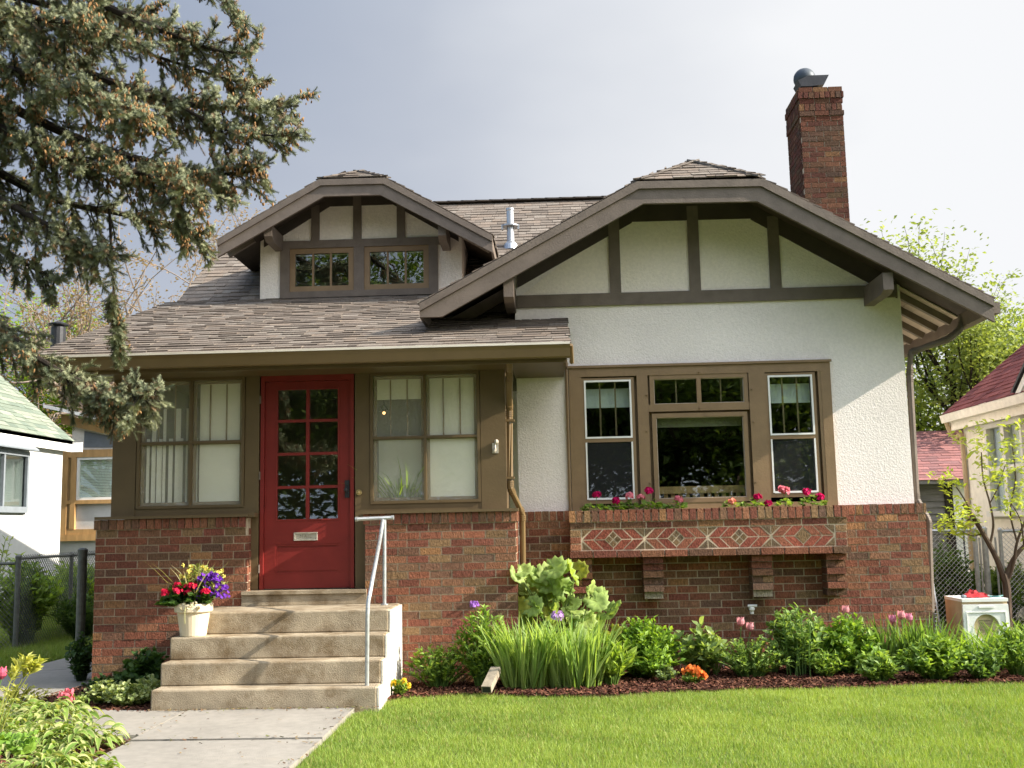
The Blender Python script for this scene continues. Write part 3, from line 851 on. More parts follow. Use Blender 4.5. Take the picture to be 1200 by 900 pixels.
# ---- downspouts
def spout(name, pts, r=.032):
    b = MB()
    b.tube(pts, r, 8)
    for k in range(1, len(pts) - 1):
        p = np.array(pts[k])
        for q in (-1, 1):
            dq = nrm(np.array(pts[k + q]) - p)
            for s_ in (.02, .04, .06):
                c = p + dq * s_
                b.tube([c - dq * .006, c + dq * .006], r + .005, 8)
    return b
q = lambda u, v, y: tuple(at(u, v, y))
b = spout('d', [q(597, 416, -.42), q(597, 440, -.16), q(597, 480, .18), q(598, 572, .18), q(612, 602, .35), q(613, 690, .5), q(612, 760, .5)])
for v in (493, 560):
    c = at(598, v, .18); b.box(c[0] - .042, c[0] + .042, .14, .22, c[2] - .012, c[2] + .012)
b.build('downspout', M['gutter'], H)
b = spout('d', [q(1128, 368, .80), q(1125, 386, .78), q(1112, 397, .78), q(1067, 413, .80), q(1066, 440, .84), q(1074, 585, .86), q(1088, 610, .80), q(1092, 735, .78)], .034)
b.build('downspout', M['trim'], H)
mb = MB(); mb.box(4.30, 4.40, .16, 4.7, 3.42, 3.53); mb.build('side_gutter', M['trim'], H)
mb = MB(); b = [q(669, 404, -.46), q(670, 425, -.3), q(667, 432, .76)]
mb.tube([b[0], b[1]], .02); mb.build('gutter_end', M['gutter'], gut)
mb = MB()
mb.tube([(.165, .775, 1.60), (.165, .775, 3.14)], .016); mb.build('conduit', M['frame'], H)

# ---- porch front: posts, headers, door, windows
yp = .12
PZ0, PZ1 = 1.605, 2.985
mb = MB()
mb.box(-4.345, -4.11, yp, yp + .14, PZ0, PZ1)           # corner post
mb.box(-4.345, -4.20, yp + .14, 2.9, PZ0, PZ1 + .2)
mb.box(-.70, -.455, yp, yp + .14, PZ0, PZ1)
mb.box(-.58, -.456, yp + .14, .79, PZ0, PZ1 + .2)
mb.box(-3.025, -2.885, yp + .005, yp + .13, .90, PZ1)
mb.box(-1.935, -1.79, yp + .005, yp + .13, .90, PZ1)
mb.box(-4.345, -.455, yp + .01, yp + .13, 2.985, 3.16)
mb.box(-4.11, -3.025, yp + .005, yp + .13, 1.605, 1.70)
mb.box(-1.79, -.70, yp + .005, yp + .13, 1.605, 1.70)
mb.box(-4.44, -2.94, -.035, yp, 1.603, 1.630)          # sill boards
mb.box(-1.835, -.345, -.035, yp, 1.603, 1.630)
mb.box(-2.965, -2.885, -.01, yp + .005, 1.60, 1.64)
mb.build('porch_frame', M['olive'], H)
mb = MB()
mb.box(-3.0, -1.80, -.02, .30, .760, .862); mb.box(-3.0, -1.80, -.035, .24, .862, .895)
mb.build('door_sill', M['concrete'], H)
# porch room
mb = MB()
mb.box(-4.2, -.6, 2.6, 2.65, 0, 3.6); mb.box(-4.2, -.6, .28, 2.6, .8, .86); mb.box(-4.2, -.6, .28, 2.6, 3.04, 3.08)
mb.box(-2.9, -.75, 1.9, 1.93, .86, 2.5)
mb.build('porch_room', M['room'], H)
def porch_window(xa, xb, z0=1.70, z1=2.985, left=True):
    w = MB()
    w.frame(xa, xb, z0, z1, .028, yp - .006, yp + .05)
    xm = (xa + xb) / 2
    w.box(xm - .012, xm + .012, yp - .004, yp + .05, z0 + .028, z1 - .028)
    zm_ = z0 + .50 * (z1 - z0)
    w.box(xa + .028, xm - .012, yp - .002, yp + .05, zm_ - .011, zm_ + .011); w.box(xm + .012, xb - .028, yp - .002, yp + .05, zm_ - .011, zm_ + .011)
    wo_ = w.build('porch_window', M['olive'], H)
    g = MB(); g.box(xa + .02, xb - .02, yp + .02, yp + .024, z0 + .02, z1 - .02); g.build('pane', M['porchglass'], wo_)
    g = MB(); g.box(xa + .02, xb - .02, yp + .040, yp + .041, z0 + .02, z1 - .02); g.build('insect_screen', M['screen'], wo_)
    m_ = MB()
    for h in range(2):
        a, b = (xa + .03, xm - .012) if h == 0 else (xm + .012, xb - .03)
        m_.frame(a, b, z0 + .03, z1 - .03, .030, yp + .044, yp + .058)
        m_.box(a + .03, b - .03, yp + .045, yp + .057, zm_ - .02, zm_ + .02)
        for k in (1, 2):
            xx = a + (b - a) * k / 3
            m_.box(xx - .007, xx + .007, yp + .046, yp + .056, zm_ + .02, z1 - .065)
    m_.build('inner_sash', M['frame'], wo_)
    return wo_, xm, zm_, z0, z1
pw, xm, zmid, z0, z1 = porch_window(-4.10, -3.03)
s = MB()
s.box(xm + .07, -3.06, yp + .062, yp + .066, z0 + .03, z1 - .03)
s.build('roller_shade', M['shade'], pw)
s = MB()
for k in range(9):
    xx = -4.04 + k * .058 + R.uniform(-.008, .008)
    s.obox((xx, yp + .08, z0 + .05), (.022 + .012 * (k % 3), .02, 0), (0, .003, 0), (0, 0, zmid - z0 + .3 * (k % 2)))
s.build('curtain_slat', M['shade'], pw)
pw, xm, zmid, z0, z1 = porch_window(-1.785, -.705)
s = MB()
s.box(xm + .03, -.735, yp + .062, yp + .066, z0 + .03, z1 - .03)
s.box(-1.75, xm - .03, yp + .062, yp + .066, z1 - .26, z1 - .03)
s.build('roller_shade', M['shade'], pw)
s = MB(); s.box(-1.75, xm - .02, yp + .30, yp + .305, z0 - .1, zmid + .02); s.build('sheer_curtain', M['shade'], pw)

# door
D0, D1, DZ0, DZ1 = -2.872, -1.948, .90, 2.985
yd = .16
mb = MB()
gx0, gx1, gz0, gz1 = -2.725, -2.095, 1.555, 2.86
mb.box(D0, D1, yd - .03, yd + .045, DZ1 - .055, DZ1)       # head casing
mb.box(D0, D0 + .035, yd - .03, yd + .045, DZ0, DZ1 - .055); mb.box(D1 - .035, D1, yd - .03, yd + .045, DZ0, DZ1 - .055)
a, b = D0 + .038, D1 - .038
mb.box(a, gx0, yd, yd + .045, DZ0 + .005, DZ1 - .058); mb.box(gx1, b, yd, yd + .045, DZ0 + .005, DZ1 - .058)
mb.box(gx0, gx1, yd, yd + .045, gz1, DZ1 - .058)
mb.box(gx0, gx1, yd, yd + .045, 1.33, gz0)
mb.box(gx0, gx1, yd, yd + .045, DZ0 + .005, 1.04)
mb.box(gx0 - .0, gx1, yd + .012, yd + .04, 1.04, 1.33)
mb.frame(gx0, gx1, 1.04, 1.33, .018, yd + .004, yd + .012)
mb.box(gx0 + .018, gx1 - .018, yd + .006, yd + .012, 1.075, 1.295)
mb.frame(gx0, gx1, gz0, gz1, .016, yd - .006, yd + .03)
xm = (gx0 + gx1) / 2
mb.box(xm - .017, xm + .017, yd - .004, yd + .03, gz0 + .016, gz1 - .016)
for k in (1, 2, 3):
    zz_ = gz0 + (gz1 - gz0) * k / 4
    mb.box(gx0 + .016, xm - .017, yd - .002, yd + .03, zz_ - .014, zz_ + .014); mb.box(xm + .017, gx1 - .016, yd - .002, yd + .03, zz_ - .014, zz_ + .014)
door = mb.build('door', M['red'], H)
mb = MB(); mb.box(gx0 + .01, gx1 - .01, yd + .012, yd + .017, gz0 + .01, gz1 - .01); mb.build('pane', M['glass'], door)
mb = MB(); c = at(407, 573, yd)
mb.box(c[0] - .022, c[0] + .022, yd - .012, yd, c[2] - .085, c[2] + .085)
mb.tube([(c[0], yd - .01, c[2] - .01), (c[0], yd - .05, c[2] - .01)], .012); mb.ball((c[0], yd - .055, c[2] - .01), .024)
mb.tube([(c[0], yd - .01, c[2] + .05), (c[0], yd - .022, c[2] + .05)], .016)
mb.build('handle', M['blackmetal'], door)
mb = MB(); c = at(358.5, 628.5, yd)
mb.frame(c[0] - .115, c[0] + .115, c[2] - .04, c[2] + .04, .012, yd - .016, yd)
mb.box(c[0] - .103, c[0] + .103, yd - .008, yd, c[2] - .028, c[2] + .028)
mailslot = mb.build('mail_slot', M['nickel'], door)
tx = bpy.data.curves.new('mail_slot_lettering', 'FONT'); tx.body = 'MAIL'; tx.size = .046; tx.align_x = 'CENTER'; tx.align_y = 'CENTER'; tx.extrude = .0015; tx.space_character = 1.25
tmp_o = bpy.data.objects.new('lettering_curve', tx); COL.objects.link(tmp_o)
tme = bpy.data.meshes.new_from_object(tmp_o.evaluated_get(bpy.context.evaluated_depsgraph_get()))
bpy.data.objects.remove(tmp_o)
to = bpy.data.objects.new('lettering', tme); COL.objects.link(to); to.parent = mailslot
to.location = (c[0], yd - .0095, c[2]); to.rotation_euler = (PI / 2, 0, 0); tme.materials.clear(); tme.materials.append(mat('embossed_metal', (.30, .26, .2), rough=.5, metal=.5, bump=0))
mb = MB(); c = at(421, 577, yp); mb.tube([(c[0], yp + .01, c[2]), (c[0], yp - .025, c[2])], .028, 12); mb.ball((c[0], yp - .025, c[2]), .016)
mb.build('doorbell', M['brass'], H)
mb = MB(); c = at(580.5, 524, yp)
mb.box(c[0] - .03, c[0] + .03, yp - .012, yp, c[2] - .06, c[2] + .04); mb.ball((c[0] + .012, yp - .02, c[2] + .05), (.022, .02, .026)); mb.ball((c[0] - .01, yp - .022, c[2] - .03), (.02, .012, .028)); mb.tube([(c[0], yp - .02, c[2] + .03), (c[0], yp - .035, c[2] - .02)], .007)
mb.build('knocker', M['nickel'], H)
for z in (1.10, 2.0, 2.75):
    mb = MB(); mb.tube([(D0 - .004, yd - .035, z - .04), (D0 - .004, yd - .035, z + .04)], .008); mb.build('hinge', M['trim'], door)

# ---- front triple window
yo = .765
mb = MB()
WX0, WX1, WZ0, WZ1 = .185, 2.88, 1.585, 3.085
mb.box(WX0, WX1, yo, yo + .12, WZ1 - .105, WZ1)
mb.box(WX0, WX0 + .10, yo, yo + .12, WZ0, WZ1 - .105); mb.box(WX1 - .10, WX1, yo, yo + .12, WZ0, WZ1 - .105)
mb.box(WX0 + .1, WX1 - .1, yo - .005, yo + .12, WZ0, WZ0 + .06)
mb.box(WX0 - .015, WX1 + .015, yo - .02, yo + .0, WZ1 - .012, WZ1 + .012)
PA, PB = .90, 2.14
mb.box(PA - .012, PA + .10, yo - .004, yo + .12, WZ0 + .06, WZ1 - .105); mb.box(PB - .10, PB + .066, yo - .004, yo + .12, WZ0 + .06, WZ1 - .105)
mb.box(PA + .1, PB - .1, yo + .005, yo + .12, 2.60, 2.675)
for xx in (WX0 + .1, WX1 - .13): mb.box(xx, xx + .03, yo + .004, yo + .1, WZ0 + .06, WZ1 - .105)
win = mb.build('front_window', M['frame'], H)
# pins
for u, v in ((758, 463), (758, 505), (762, 566), (881, 456), (883, 494), (886, 565), (819, 436), (820, 478)):
    mb = MB(); c = at(u, v, yo); mb.tube([(c[0], yo + .01, c[2]), (c[0], yo - .025, c[2])], .008); mb.build('hook', M['frame'], win)
def sash_pair(u0, u1, v0, v1, vm):
    a = at(u0, v0, yo + .02); b = at(u1, v1, yo + .02); xa, xb, zt, zb = a[0], b[0], a[2], b[2]
    zm_ = at((u0 + u1) / 2, vm, yo)[2]
    s = MB()
    s.box(xa - .035, xa, yo + .012, yo + .06, zb - .05, zt + .03); s.box(xb, xb + .035, yo + .012, yo + .06, zb - .05, zt + .03)
    s.box(xa, xb, yo + .012, yo + .06, zt, zt + .03); s.box(xa, xb, yo + .012, yo + .06, zb - .05, zb)
    s.box(xa, xb, yo + .010, yo + .06, zm_ - .035, zm_ + .005)
    for k in (1, 2):
        xx = xa + (xb - xa) * k / 3; s.box(xx - .008, xx + .008, yo + .05, yo + .066, zm_ + .02, zt)
    so_ = s.build('sash', M['frame'], win)
    w = MB()
    w.frame(xa - .004, xb + .004, zm_ + .004, zt + .006, .018, yo + .004, yo + .03)
    w.box(xa - .004, xa + .012, yo + .004, yo + .03, zb - .004, zm_ - .036); w.box(xb - .012, xb + .004, yo + .004, yo + .03, zb - .004, zm_ - .036); w.box(xa + .012, xb - .012, yo + .004, yo + .03, zb - .008, zb + .012)
    w.build('storm_frame', M['white'], win)
    g = MB(); g.box(xa, xb, yo + .040, yo + .043, zb, zt); g.build('pane', M['glass'], win)
    g = MB(); g.box(xa + .012, xb - .012, yo + .020, yo + .021, zb + .012, zm_ - .036); g.build('insect_screen', M['darkscreen'], win)
    v_ = MB(); v_.box(xa, xb, yo + .13, yo + .135, zt - .27, zt - .07); v_.build('valance', M['white'], win)
sash_pair(684.5, 743.5, 447, 584, 514)
sash_pair(899.5, 958.5, 441, 576, 510)
def pane_box(u0, v0, u1, v1, bars=()):
    a = at(u0, v0, yo + .02); b = at(u1, v1, yo + .02)
    s = MB(); s.frame(a[0] - .045, b[0] + .045, b[2] - .045, a[2] + .045, .043, yo + .008, yo + .06)
    for f in bars:
        xx = a[0] + (b[0] - a[0]) * f[0]; s.box(xx - f[1], xx + f[1], yo + f[2], yo + .065, b[2] - .002, a[2] + .002)
    s.build('sash', M['frame'], win)
    l = MB(); l.frame(a[0] - .002, b[0] + .002, b[2] - .002, a[2] + .002, .006, yo + .018, yo + .05); l.build('glazing_bead', M['tanboard'], win)
    g = MB(); g.box(a[0], b[0], yo + .040, yo + .043, b[2], a[2]); g.build('pane', M['glass'], win)
    return a, b
pane_box(766, 445, 872, 471, ((.5, .022, .006), (.25, .007, .05), (.75, .007, .05)))
a, b = pane_box(769, 490, 875, 582)
v_ = MB(); v_.box(a[0], b[0], yo + .13, yo + .135, a[2] - .09, a[2] + .02); v_.build('valance', M['room'], win)
s = MB()                                           # slatted rail inside
s.box(a[0] - .1, b[0] + .1, .97, 1.02, b[2] + .05, b[2] + .125); s.box(a[0] - .1, b[0] + .1, .97, 1.02, b[2] - .10, b[2] - .04)
for k in range(17): s.box(a[0] - .08 + k * .075, a[0] - .04 + k * .075, .985, 1.01, b[2] - .04, b[2] + .05)
s.build('slatted_rail', M['timber'], win)
mb = MB()
xL0, xL1 = at(684.5, 500, yo + .02)[0], at(743.5, 500, yo + .02)[0]; xR0, xR1 = at(899.5, 500, yo + .02)[0], at(958.5, 500, yo + .02)[0]
ba, bb = WZ0 + .06, WZ1 - .105
mb.box(WX0 + .1, xL0 - .001, yo + .064, yo + .118, ba, bb); mb.box(xL1 + .001, a[0] - .004, yo + .064, yo + .118, ba, bb); mb.box(b[0] + .004, xR0 - .001, yo + .064, yo + .118, ba, bb); mb.box(xR1 + .001, WX1 - .1, yo + .064, yo + .118, ba, bb)
tb = at(819, 471, yo + .02)[2]; mb.box(a[0] - .003, b[0] + .003, yo + .066, yo + .117, a[2] + .003, tb - .003)
mb.build('mullion', M['frame'], win)
mb = MB()                                          # room behind
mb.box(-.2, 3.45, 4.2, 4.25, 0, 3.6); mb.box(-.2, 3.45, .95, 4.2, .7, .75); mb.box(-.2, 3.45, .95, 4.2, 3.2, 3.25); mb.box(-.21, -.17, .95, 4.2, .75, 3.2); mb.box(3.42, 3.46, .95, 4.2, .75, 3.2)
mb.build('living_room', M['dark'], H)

# ---- dormer
DY = 2.85
dm_ = MB()
dxl, dxr = -3.65, -1.085
DG = lambda x, d=.0: min(5.725 + .586 * (x + 2.76), 5.72 + .589 * (-1.95 - x), 5.72) - .09 - d
dz = 4.37
wx0, wx1, wz0, wz1 = -3.26, -1.51, 4.48, 4.93
dm_.prism([(dxl, DY, dz - .1), (wx0, DY, dz - .1), (wx0, DY, DG(wx0)), (dxl, DY, DG(dxl))], (0, .1, 0))
dm_.prism([(wx1, DY, dz - .1), (dxr, DY, dz - .1), (dxr, DY, DG(dxr)), (wx1, DY, DG(wx1))], (0, .1, 0))
dm_.prism([(wx0, DY, wz1), (wx1, DY, wz1), (wx1, DY, DG(wx1)), (-1.95, DY, DG(-1.95)), (-2.76, DY, DG(-2.76)), (wx0, DY, DG(wx0))], (0, .1, 0))
dm_.box(wx0, wx1, DY, DY + .1, dz - .1, wz0)
dm_.prism([(dxr - .1, DY + .1, dz), (dxr - .1, 4.2, 5.25), (dxr - .1, DY + .1, 5.12)], (.1, 0, 0))
dm_.prism([(dxl, DY + .1, dz), (dxl, 4.2, 5.25), (dxl, DY + .1, 5.12)], (.1, 0, 0))
dorm = dm_.build('dormer', M['stucco_old'], H)
gable_roof(dorm, -4.00, 5.01, -2.76, 5.73, -1.95, 5.725, -.66, 4.965, 2.25, 5.6, .46, M['deck'], .20)
mb = MB()
ydt = DY - .03
p = at(330, 288, DY); tz0, tz1 = 5.0, 5.10
mb.box(-3.40, -1.30, ydt, DY - .001, 5.00, 5.10)
for u in (370, 419, 470):
    xx = at(u, 260, DY)[0]; mb.box(xx - .052, xx + .052, ydt + .003, DY - .001, 5.10, DG(xx) + .03)
mb.box(-3.39, -3.27, ydt + .001, DY - .001, 4.36, 5.0); mb.box(-1.50, -1.385, ydt + .001, DY - .001, 4.36, 5.0)
mb.box(-2.45, -2.32, ydt + .002, DY - .001, 4.44, 5.0); mb.box(-3.27, -1.50, ydt - .004, DY - .001, 4.36, 4.44)
mb.build('dormer_timber', M['trim'], dorm)
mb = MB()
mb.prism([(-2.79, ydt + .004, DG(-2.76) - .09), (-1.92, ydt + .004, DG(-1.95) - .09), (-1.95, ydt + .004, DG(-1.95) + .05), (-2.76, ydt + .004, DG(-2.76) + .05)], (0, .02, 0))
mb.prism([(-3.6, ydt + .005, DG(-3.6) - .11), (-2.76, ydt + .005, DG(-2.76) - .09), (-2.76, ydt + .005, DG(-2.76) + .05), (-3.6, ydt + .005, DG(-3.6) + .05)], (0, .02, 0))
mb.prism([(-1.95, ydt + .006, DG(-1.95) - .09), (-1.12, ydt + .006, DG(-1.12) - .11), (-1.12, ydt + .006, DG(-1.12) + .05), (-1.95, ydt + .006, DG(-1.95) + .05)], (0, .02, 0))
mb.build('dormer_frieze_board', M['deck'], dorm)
for (a, b) in ((-3.27, -2.45), (-2.32, -1.50)):
    s = MB(); s.frame(a, b, 4.44, 5.0, .07, DY - .012, DY + .04)
    for k in (1, 2):
        xx = a + .07 + (b - a - .14) * k / 3; s.box(xx - .012, xx + .012, DY - .006, DY + .04, 4.51, 4.93)
    s.build('dormer_window', M['frame'], dorm)
    g_ = MB(); g_.box(a + .06, b - .06, DY + .010, DY + .013, 4.50, 4.94); g_.build('dormer_pane', M['glass'], dorm)
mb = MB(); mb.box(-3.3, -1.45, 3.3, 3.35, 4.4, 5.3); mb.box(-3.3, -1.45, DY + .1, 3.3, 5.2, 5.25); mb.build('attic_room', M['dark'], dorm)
for (u, v) in ((314, 272), (518, 271)):
    p = at(u, v, 2.30); b = MB()
    b.prism([(p[0] - .05, 2.30, p[2] + .09), (p[0] - .05, 2.30, p[2] - .05), (p[0] - .05, 2.38, p[2] - .1), (p[0] - .05, DY, p[2] - .1), (p[0] - .05, DY, p[2] + .09)], (.1, 0, 0))
    b.build('dormer_bracket', M['trim'], dorm)
mb = MB(); mb.beam((dxr, 2.55, 5.06), (-.70, 2.55, 5.06 - .589 * .385), .05, .08); mb.build('dormer_rafter', M['trim'], dorm)
mb = MB(); mb.beam((dxl, 2.55, 5.06), (-3.97, 2.55, 5.06 - .586 * .32), .05, .08); mb.build('dormer_rafter', M['trim'], dorm)
mb = MB(); mb.box(-.69, -.66, 2.26, 3.9, 4.77, 4.93); mb.build('dormer_fascia', M['trim'], dorm)

# ---- chimney
cx0, cx1, cy0, cy1 = 3.575, 4.165, 4.2, 5.0
mb = MB()
def stack(z0, z1, e=0.0, **k):
    bricks(mb, (cx0 - e, cy0 - e, z0), X, Z_, (0, -1, 0), cx1 - cx0 + 2 * e, z1 - z0, colk=.46, **k)
    bricks(mb, (cx0 - e, cy1 + e, z0), (0, -1, 0), Z_, (-1, 0, 0), cy1 - cy0 + 2 * e - .06, z1 - z0, colk=.46, first=1, **k)
    bricks(mb, (cx1 + e, cy0 - e + .06, z0), Y_, Z_, (1, 0, 0), cy1 - cy0 + 2 * e - .06, z1 - z0, colk=.46, first=1, **k)
    bricks(mb, (cx1 + e, cy1 + e, z0), (-1, 0, 0), Z_, (0, 1, 0), cx1 - cx0 + 2 * e, z1 - z0, colk=.46, **k)
stack(4.6, 7.04)
stack(7.04, 7.115, .012); stack(7.115, 7.22, .012, soldier=True, depth=.07); stack(7.22, 7.295, .005); stack(7.295, 7.39, .018, soldier=True, depth=.08); stack(7.39, 7.465, .004)
chim = mb.build('chimney', M['brick'], H)
mb = MB(); mb.box(cx0 + .008, cx1 - .008, cy0 + .008, cy1 - .008, 0, 7.45); mb.box(cx0 + .06, cx1 - .12, cy0 + .1, cy1 - .1, 7.45, 7.485); mb.build('mortar', M['mortar'], chim)
mb = MB(); c = np.array([3.80, 4.50, 7.478])
mb.lathe(c, [(.15, 0), (.16, .03), (.13, .04), (.12, .08), (.02, .08)], 16)
# wind cowl: a ball half sunk in a slanting hood open towards the right
mb.ball(c + (-.06, 0, .24), (.155, .155, .15), 18, 12)
cowl = mb.build('chimney_cowl', M['cowl'], chim, smooth=True)
mb = MB()
hd = [(-.19, .16), (-.04, .225), (.25, .225), (.175, .085), (-.02, .065), (-.145, .07)]
mb.prism([(c[0] + a, c[1] - .15, c[2] + b) for a, b in hd], (0, .30, 0))
mb.build('hood', M['blackmetal'], chim)

# ---- vents
mb = MB(); vx = at(598, 262, 4.3)[0]; vz = KZ + s2 * (4.3 - KY)
mb.lathe((vx, 4.3, vz), [(.11, -.07), (.095, .01), (.055, .05), (.052, .20), (.052, .26), (.12, .265), (.12, .285), (.052, .29), (.052, .49), (.058, .50), (.058, .53), (.0, .53)], 16)
mb.box(vx - .125, vx - .10, 4.26, 4.34, vz + .22, vz + .29); mb.box(vx + .10, vx + .125, 4.26, 4.34, vz + .22, vz + .29)
mb.build('vent_pipe', M['silver'], H)
mb = MB(); p = at(68, 398, .6)
mb.lathe((p[0], .6, p[2] - .02), [(.075, -.1), (.075, .15), (.055, .15), (.055, .17), (.10, .17), (.105, .185), (.03, .21), (0, .21)], 14)
mb.build('roof_vent', M['blackmetal'], H)

# ================================================================== STEPS, RAIL, POT
st = MB()
fr = [-1.38, -1.17, -.96, -.74]; rs = .1895
prev = 0
for k in range(4):
    y1 = fr[k + 1] + .05 if k < 3 else -.002
    x0s, x1s = -3.345 + (.0 if k < 3 else .12), -1.48
    st.box(x0s, x1s, fr[k], y1 if k < 3 else -.016, k * rs - (.1 if k == 0 else .002), (k + 1) * rs)
    if k < 3: st.box(x0s + .002, x1s - .002, y1, -.016, (k * rs) - .1, (k + 1) * rs - .004)
steps = st.build('concrete_steps', M['concrete'])
bv = steps.modifiers.new('edge', 'BEVEL'); bv.width = .014; bv.segments = 2; bv.limit_method = 'ANGLE'
tag(steps, 'four worn tan concrete steps climbing to the red front door', 'steps')
mb = MB()
pl = [(-1.502, -1.478, 0)]
prof = [(-1.485, -.05), (-1.485, .17), (-1.19, .17), (-1.19, .353), (-.90, .353), (-.90, .535), (-.61, .535), (-.61, .718), (-.018, .718), (-.018, -.05)]
for a, b, zt in ((-1.375, -1.165, .179), (-1.165, -.955, .369), (-.955, -.735, .558), (-.735, -.018, .748)):
    mb.box(-1.479, -1.464, a, b, -.05, zt)
sw = mb.build('side_face', M['side_concrete'], steps)

rail = thing('handrail', 'bent galvanised pipe handrail standing on the concrete steps', 'handrail', (-1.55, -.8, .18))
def curve(pts, n=6):
    P = np.array(pts, float); out = []
    Q = np.r_[P[:1] * 2 - P[1:2], P, P[-1:] * 2 - P[-2:-1]]
    for i in range(1, len(Q) - 2):
        for t in np.arange(n) / n:
            a, b, c, d = Q[i - 1], Q[i], Q[i + 1], Q[i + 2]
            out.append(.5 * ((2 * b) + (c - a) * t + (2 * a - 5 * b + 4 * c - d) * t * t + (3 * b - a - 3 * c + d) * t ** 3))
    out.append(P[-1]); return np.array(out)
A = np.array(at(430, 802, -1.30)); A[2] = .1895
Bq = at(431, 712, -1.30); Cq = at(434.5, 690, -1.22); Dq = at(446, 628, -.42); Eq = at(448.5, 610, -.24)
mb = MB(); mb.tube(curve([A, at(430.3, 760, -1.30), Bq, Cq, at(441, 655, -.85), Dq, Eq]), .0175, 10); mb.build('rail', M['galv'], rail)
F_ = np.array(at(450.5, 710, -.22)); F_[2] = .758
mb = MB(); mb.tube([F_, at(450.5, 609, -.22)], .0175, 10); mb.tube([F_ + (0, 0, .001), F_ + (0, 0, .012)], .035, 12); mb.build('post', M['galv'], rail)
mb = MB(); a, b = at(417, 608.5, -.26), at(461, 606.5, -.2); mb.tube([a, b], .019, 10); mb.tube([a - (.004, 0, 0), a + (.02, 0, 0)], .023, 10); mb.tube([b - (.02, 0, 0), b + (.004, 0, 0)], .023, 10); mb.build('top_bar', M['galv'], rail)

# ---------------- leaf templates
LEAF = np.array([(0, 0, 0), (-.5, .45, .10), (0, .5, 0), (.5, .45, .10), (0, 1, -.10)])
LEAF_F = [np.array([[0, 2, 1], [0, 3, 2], [1, 2, 4], [2, 3, 4]])]
OVAL = np.array([(0, 0, 0), (-.42, .28, .07), (-.46, .62, .06), (0, 1, -.08), (.46, .62, .06), (.42, .28, .07), (0, .45, -.01)])
OVAL_F = [np.array([[6, 1, 0], [6, 2, 1], [6, 3, 2], [6, 4, 3], [6, 5, 4], [6, 0, 5]])]
def lobed(n=9):
    m_ = n * 2 + 1
    v = [(0, .40, -.09)]; f = []; shade = [1.18]
    for ring, (fr, dr) in enumerate(((.5, -.01), (.82, .05), (1.0, -.02))):
        for k in range(m_):
            a = -PI * .88 + 2 * PI * .88 * k / (m_ - 1)
            lob = (.58 if k % 2 else .47) if ring == 2 else .53
            v.append((math.sin(a) * lob * fr, .40 + math.cos(a) * lob * fr, dr + (.030 if k % 2 else -.022) * (ring + 1) * .8 + R.uniform(-.02, .02) * ring))
            shade.append((.92, 1.0, 1.05)[ring] * (1.10 if k % 2 else .88))
    for k in range(m_ - 1):
        f.append((0, 1 + k, 2 + k))
    q = [(1 + r * m_ + k, 1 + (r + 1) * m_ + k, 1 + (r + 1) * m_ + k + 1, 1 + r * m_ + k + 1) for r in range(2) for k in range(m_ - 1)]
    return np.array(v), [np.array(f), np.array(q)], np.array(shade)[:, None]
LOB, LOB_F, LOB_S = lobed()
def mixc(c0, c1, n, sd=.28):
    t = np.clip(R.normal(.55, sd, n), 0, 1)[:, None]
    return (np.array(c0) * (1 - t) + np.array(c1) * t) * 1.12 + np.array([.012, .008, .006]) * R.random((n, 1))

def stems_leaves(c, rx, ry, h, nst, nl, Ln, Wd, c0, c1, tpl=(LEAF, LEAF_F), up=.35, droop=.0, z0=.0, dome=.6, base=.25, lowleaf=.2):
    """arching stems from the root with leaves along them; returns (leaf MB, stem MB, tips)"""
    lf, sm = MB(), MB(); tips = []
    P, D, NN = [], [], []
    for k in range(nst):
        a = R.uniform(0, 2 * PI); q = math.sqrt(R.random())
        ex, ey = math.cos(a) * q, math.sin(a) * q
        top = h * (1 - dome * q ** 2.2) * R.uniform(.82, 1.06)
        p0 = np.array([c[0] + ex * rx * base, c[1] + ey * ry * base, c[2] + z0])
        p2 = np.array([c[0] + ex * rx, c[1] + ey * ry, c[2] + z0 + top])
        p1 = (p0 + p2) / 2 + np.array([-ex * rx * .18, -ey * ry * .18, top * .12])
        t = np.linspace(0, 1, 6)[:, None]
        pts = (1 - t) ** 2 * p0 + 2 * t * (1 - t) * p1 + t * t * p2
        sm.tube(pts, np.linspace(.006, .0025, 6), 4, col=np.array(c0) * .9 + .02, cap=False)
        tips.append(p2)
        tt = R.uniform(lowleaf, 1.02, nl)[:, None]
        pp = (1 - tt) ** 2 * p0 + 2 * tt * (1 - tt) * p1 + tt * tt * p2
        dv = nrm(p2 - p0)
        th = R.uniform(0, 2 * PI, nl)
        d = np.c_[np.cos(th), np.sin(th), R.normal(up, .35, nl)] + dv * .5 + np.array([ex, ey, 0]) * .55
        d[:, 2] -= droop
        P.append(pp); D.append(d); NN.append(np.c_[R.normal(0, .35, (nl, 2)), np.ones(nl)] + np.array([ex, ey, 0]) * .6)
    P, D, NN = map(np.concatenate, (P, D, NN)); n = len(P)
    s = R.uniform(.65, 1.15, n)
    lf.inst(tpl[0], tpl[1], P, D, NN, np.c_[s * Wd, s * Ln, s * Ln], mixc(c0, c1, n))
    return lf, sm, tips
def plant(name, label, cat, c, rx, ry, h, nst, nl, Ln, Wd, c0, c1, group=None, mat_='leaf', **k):
    t = thing(name, label, cat, tuple(c), group)
    lf, sm, tips = stems_leaves(c, rx, ry, h, int(nst * 1.35), nl, Ln, Wd, c0, c1, **k)
    lf.build('foliage', M[mat_], t); sm.build('stem', M['leaf'], t)
    return t, tips
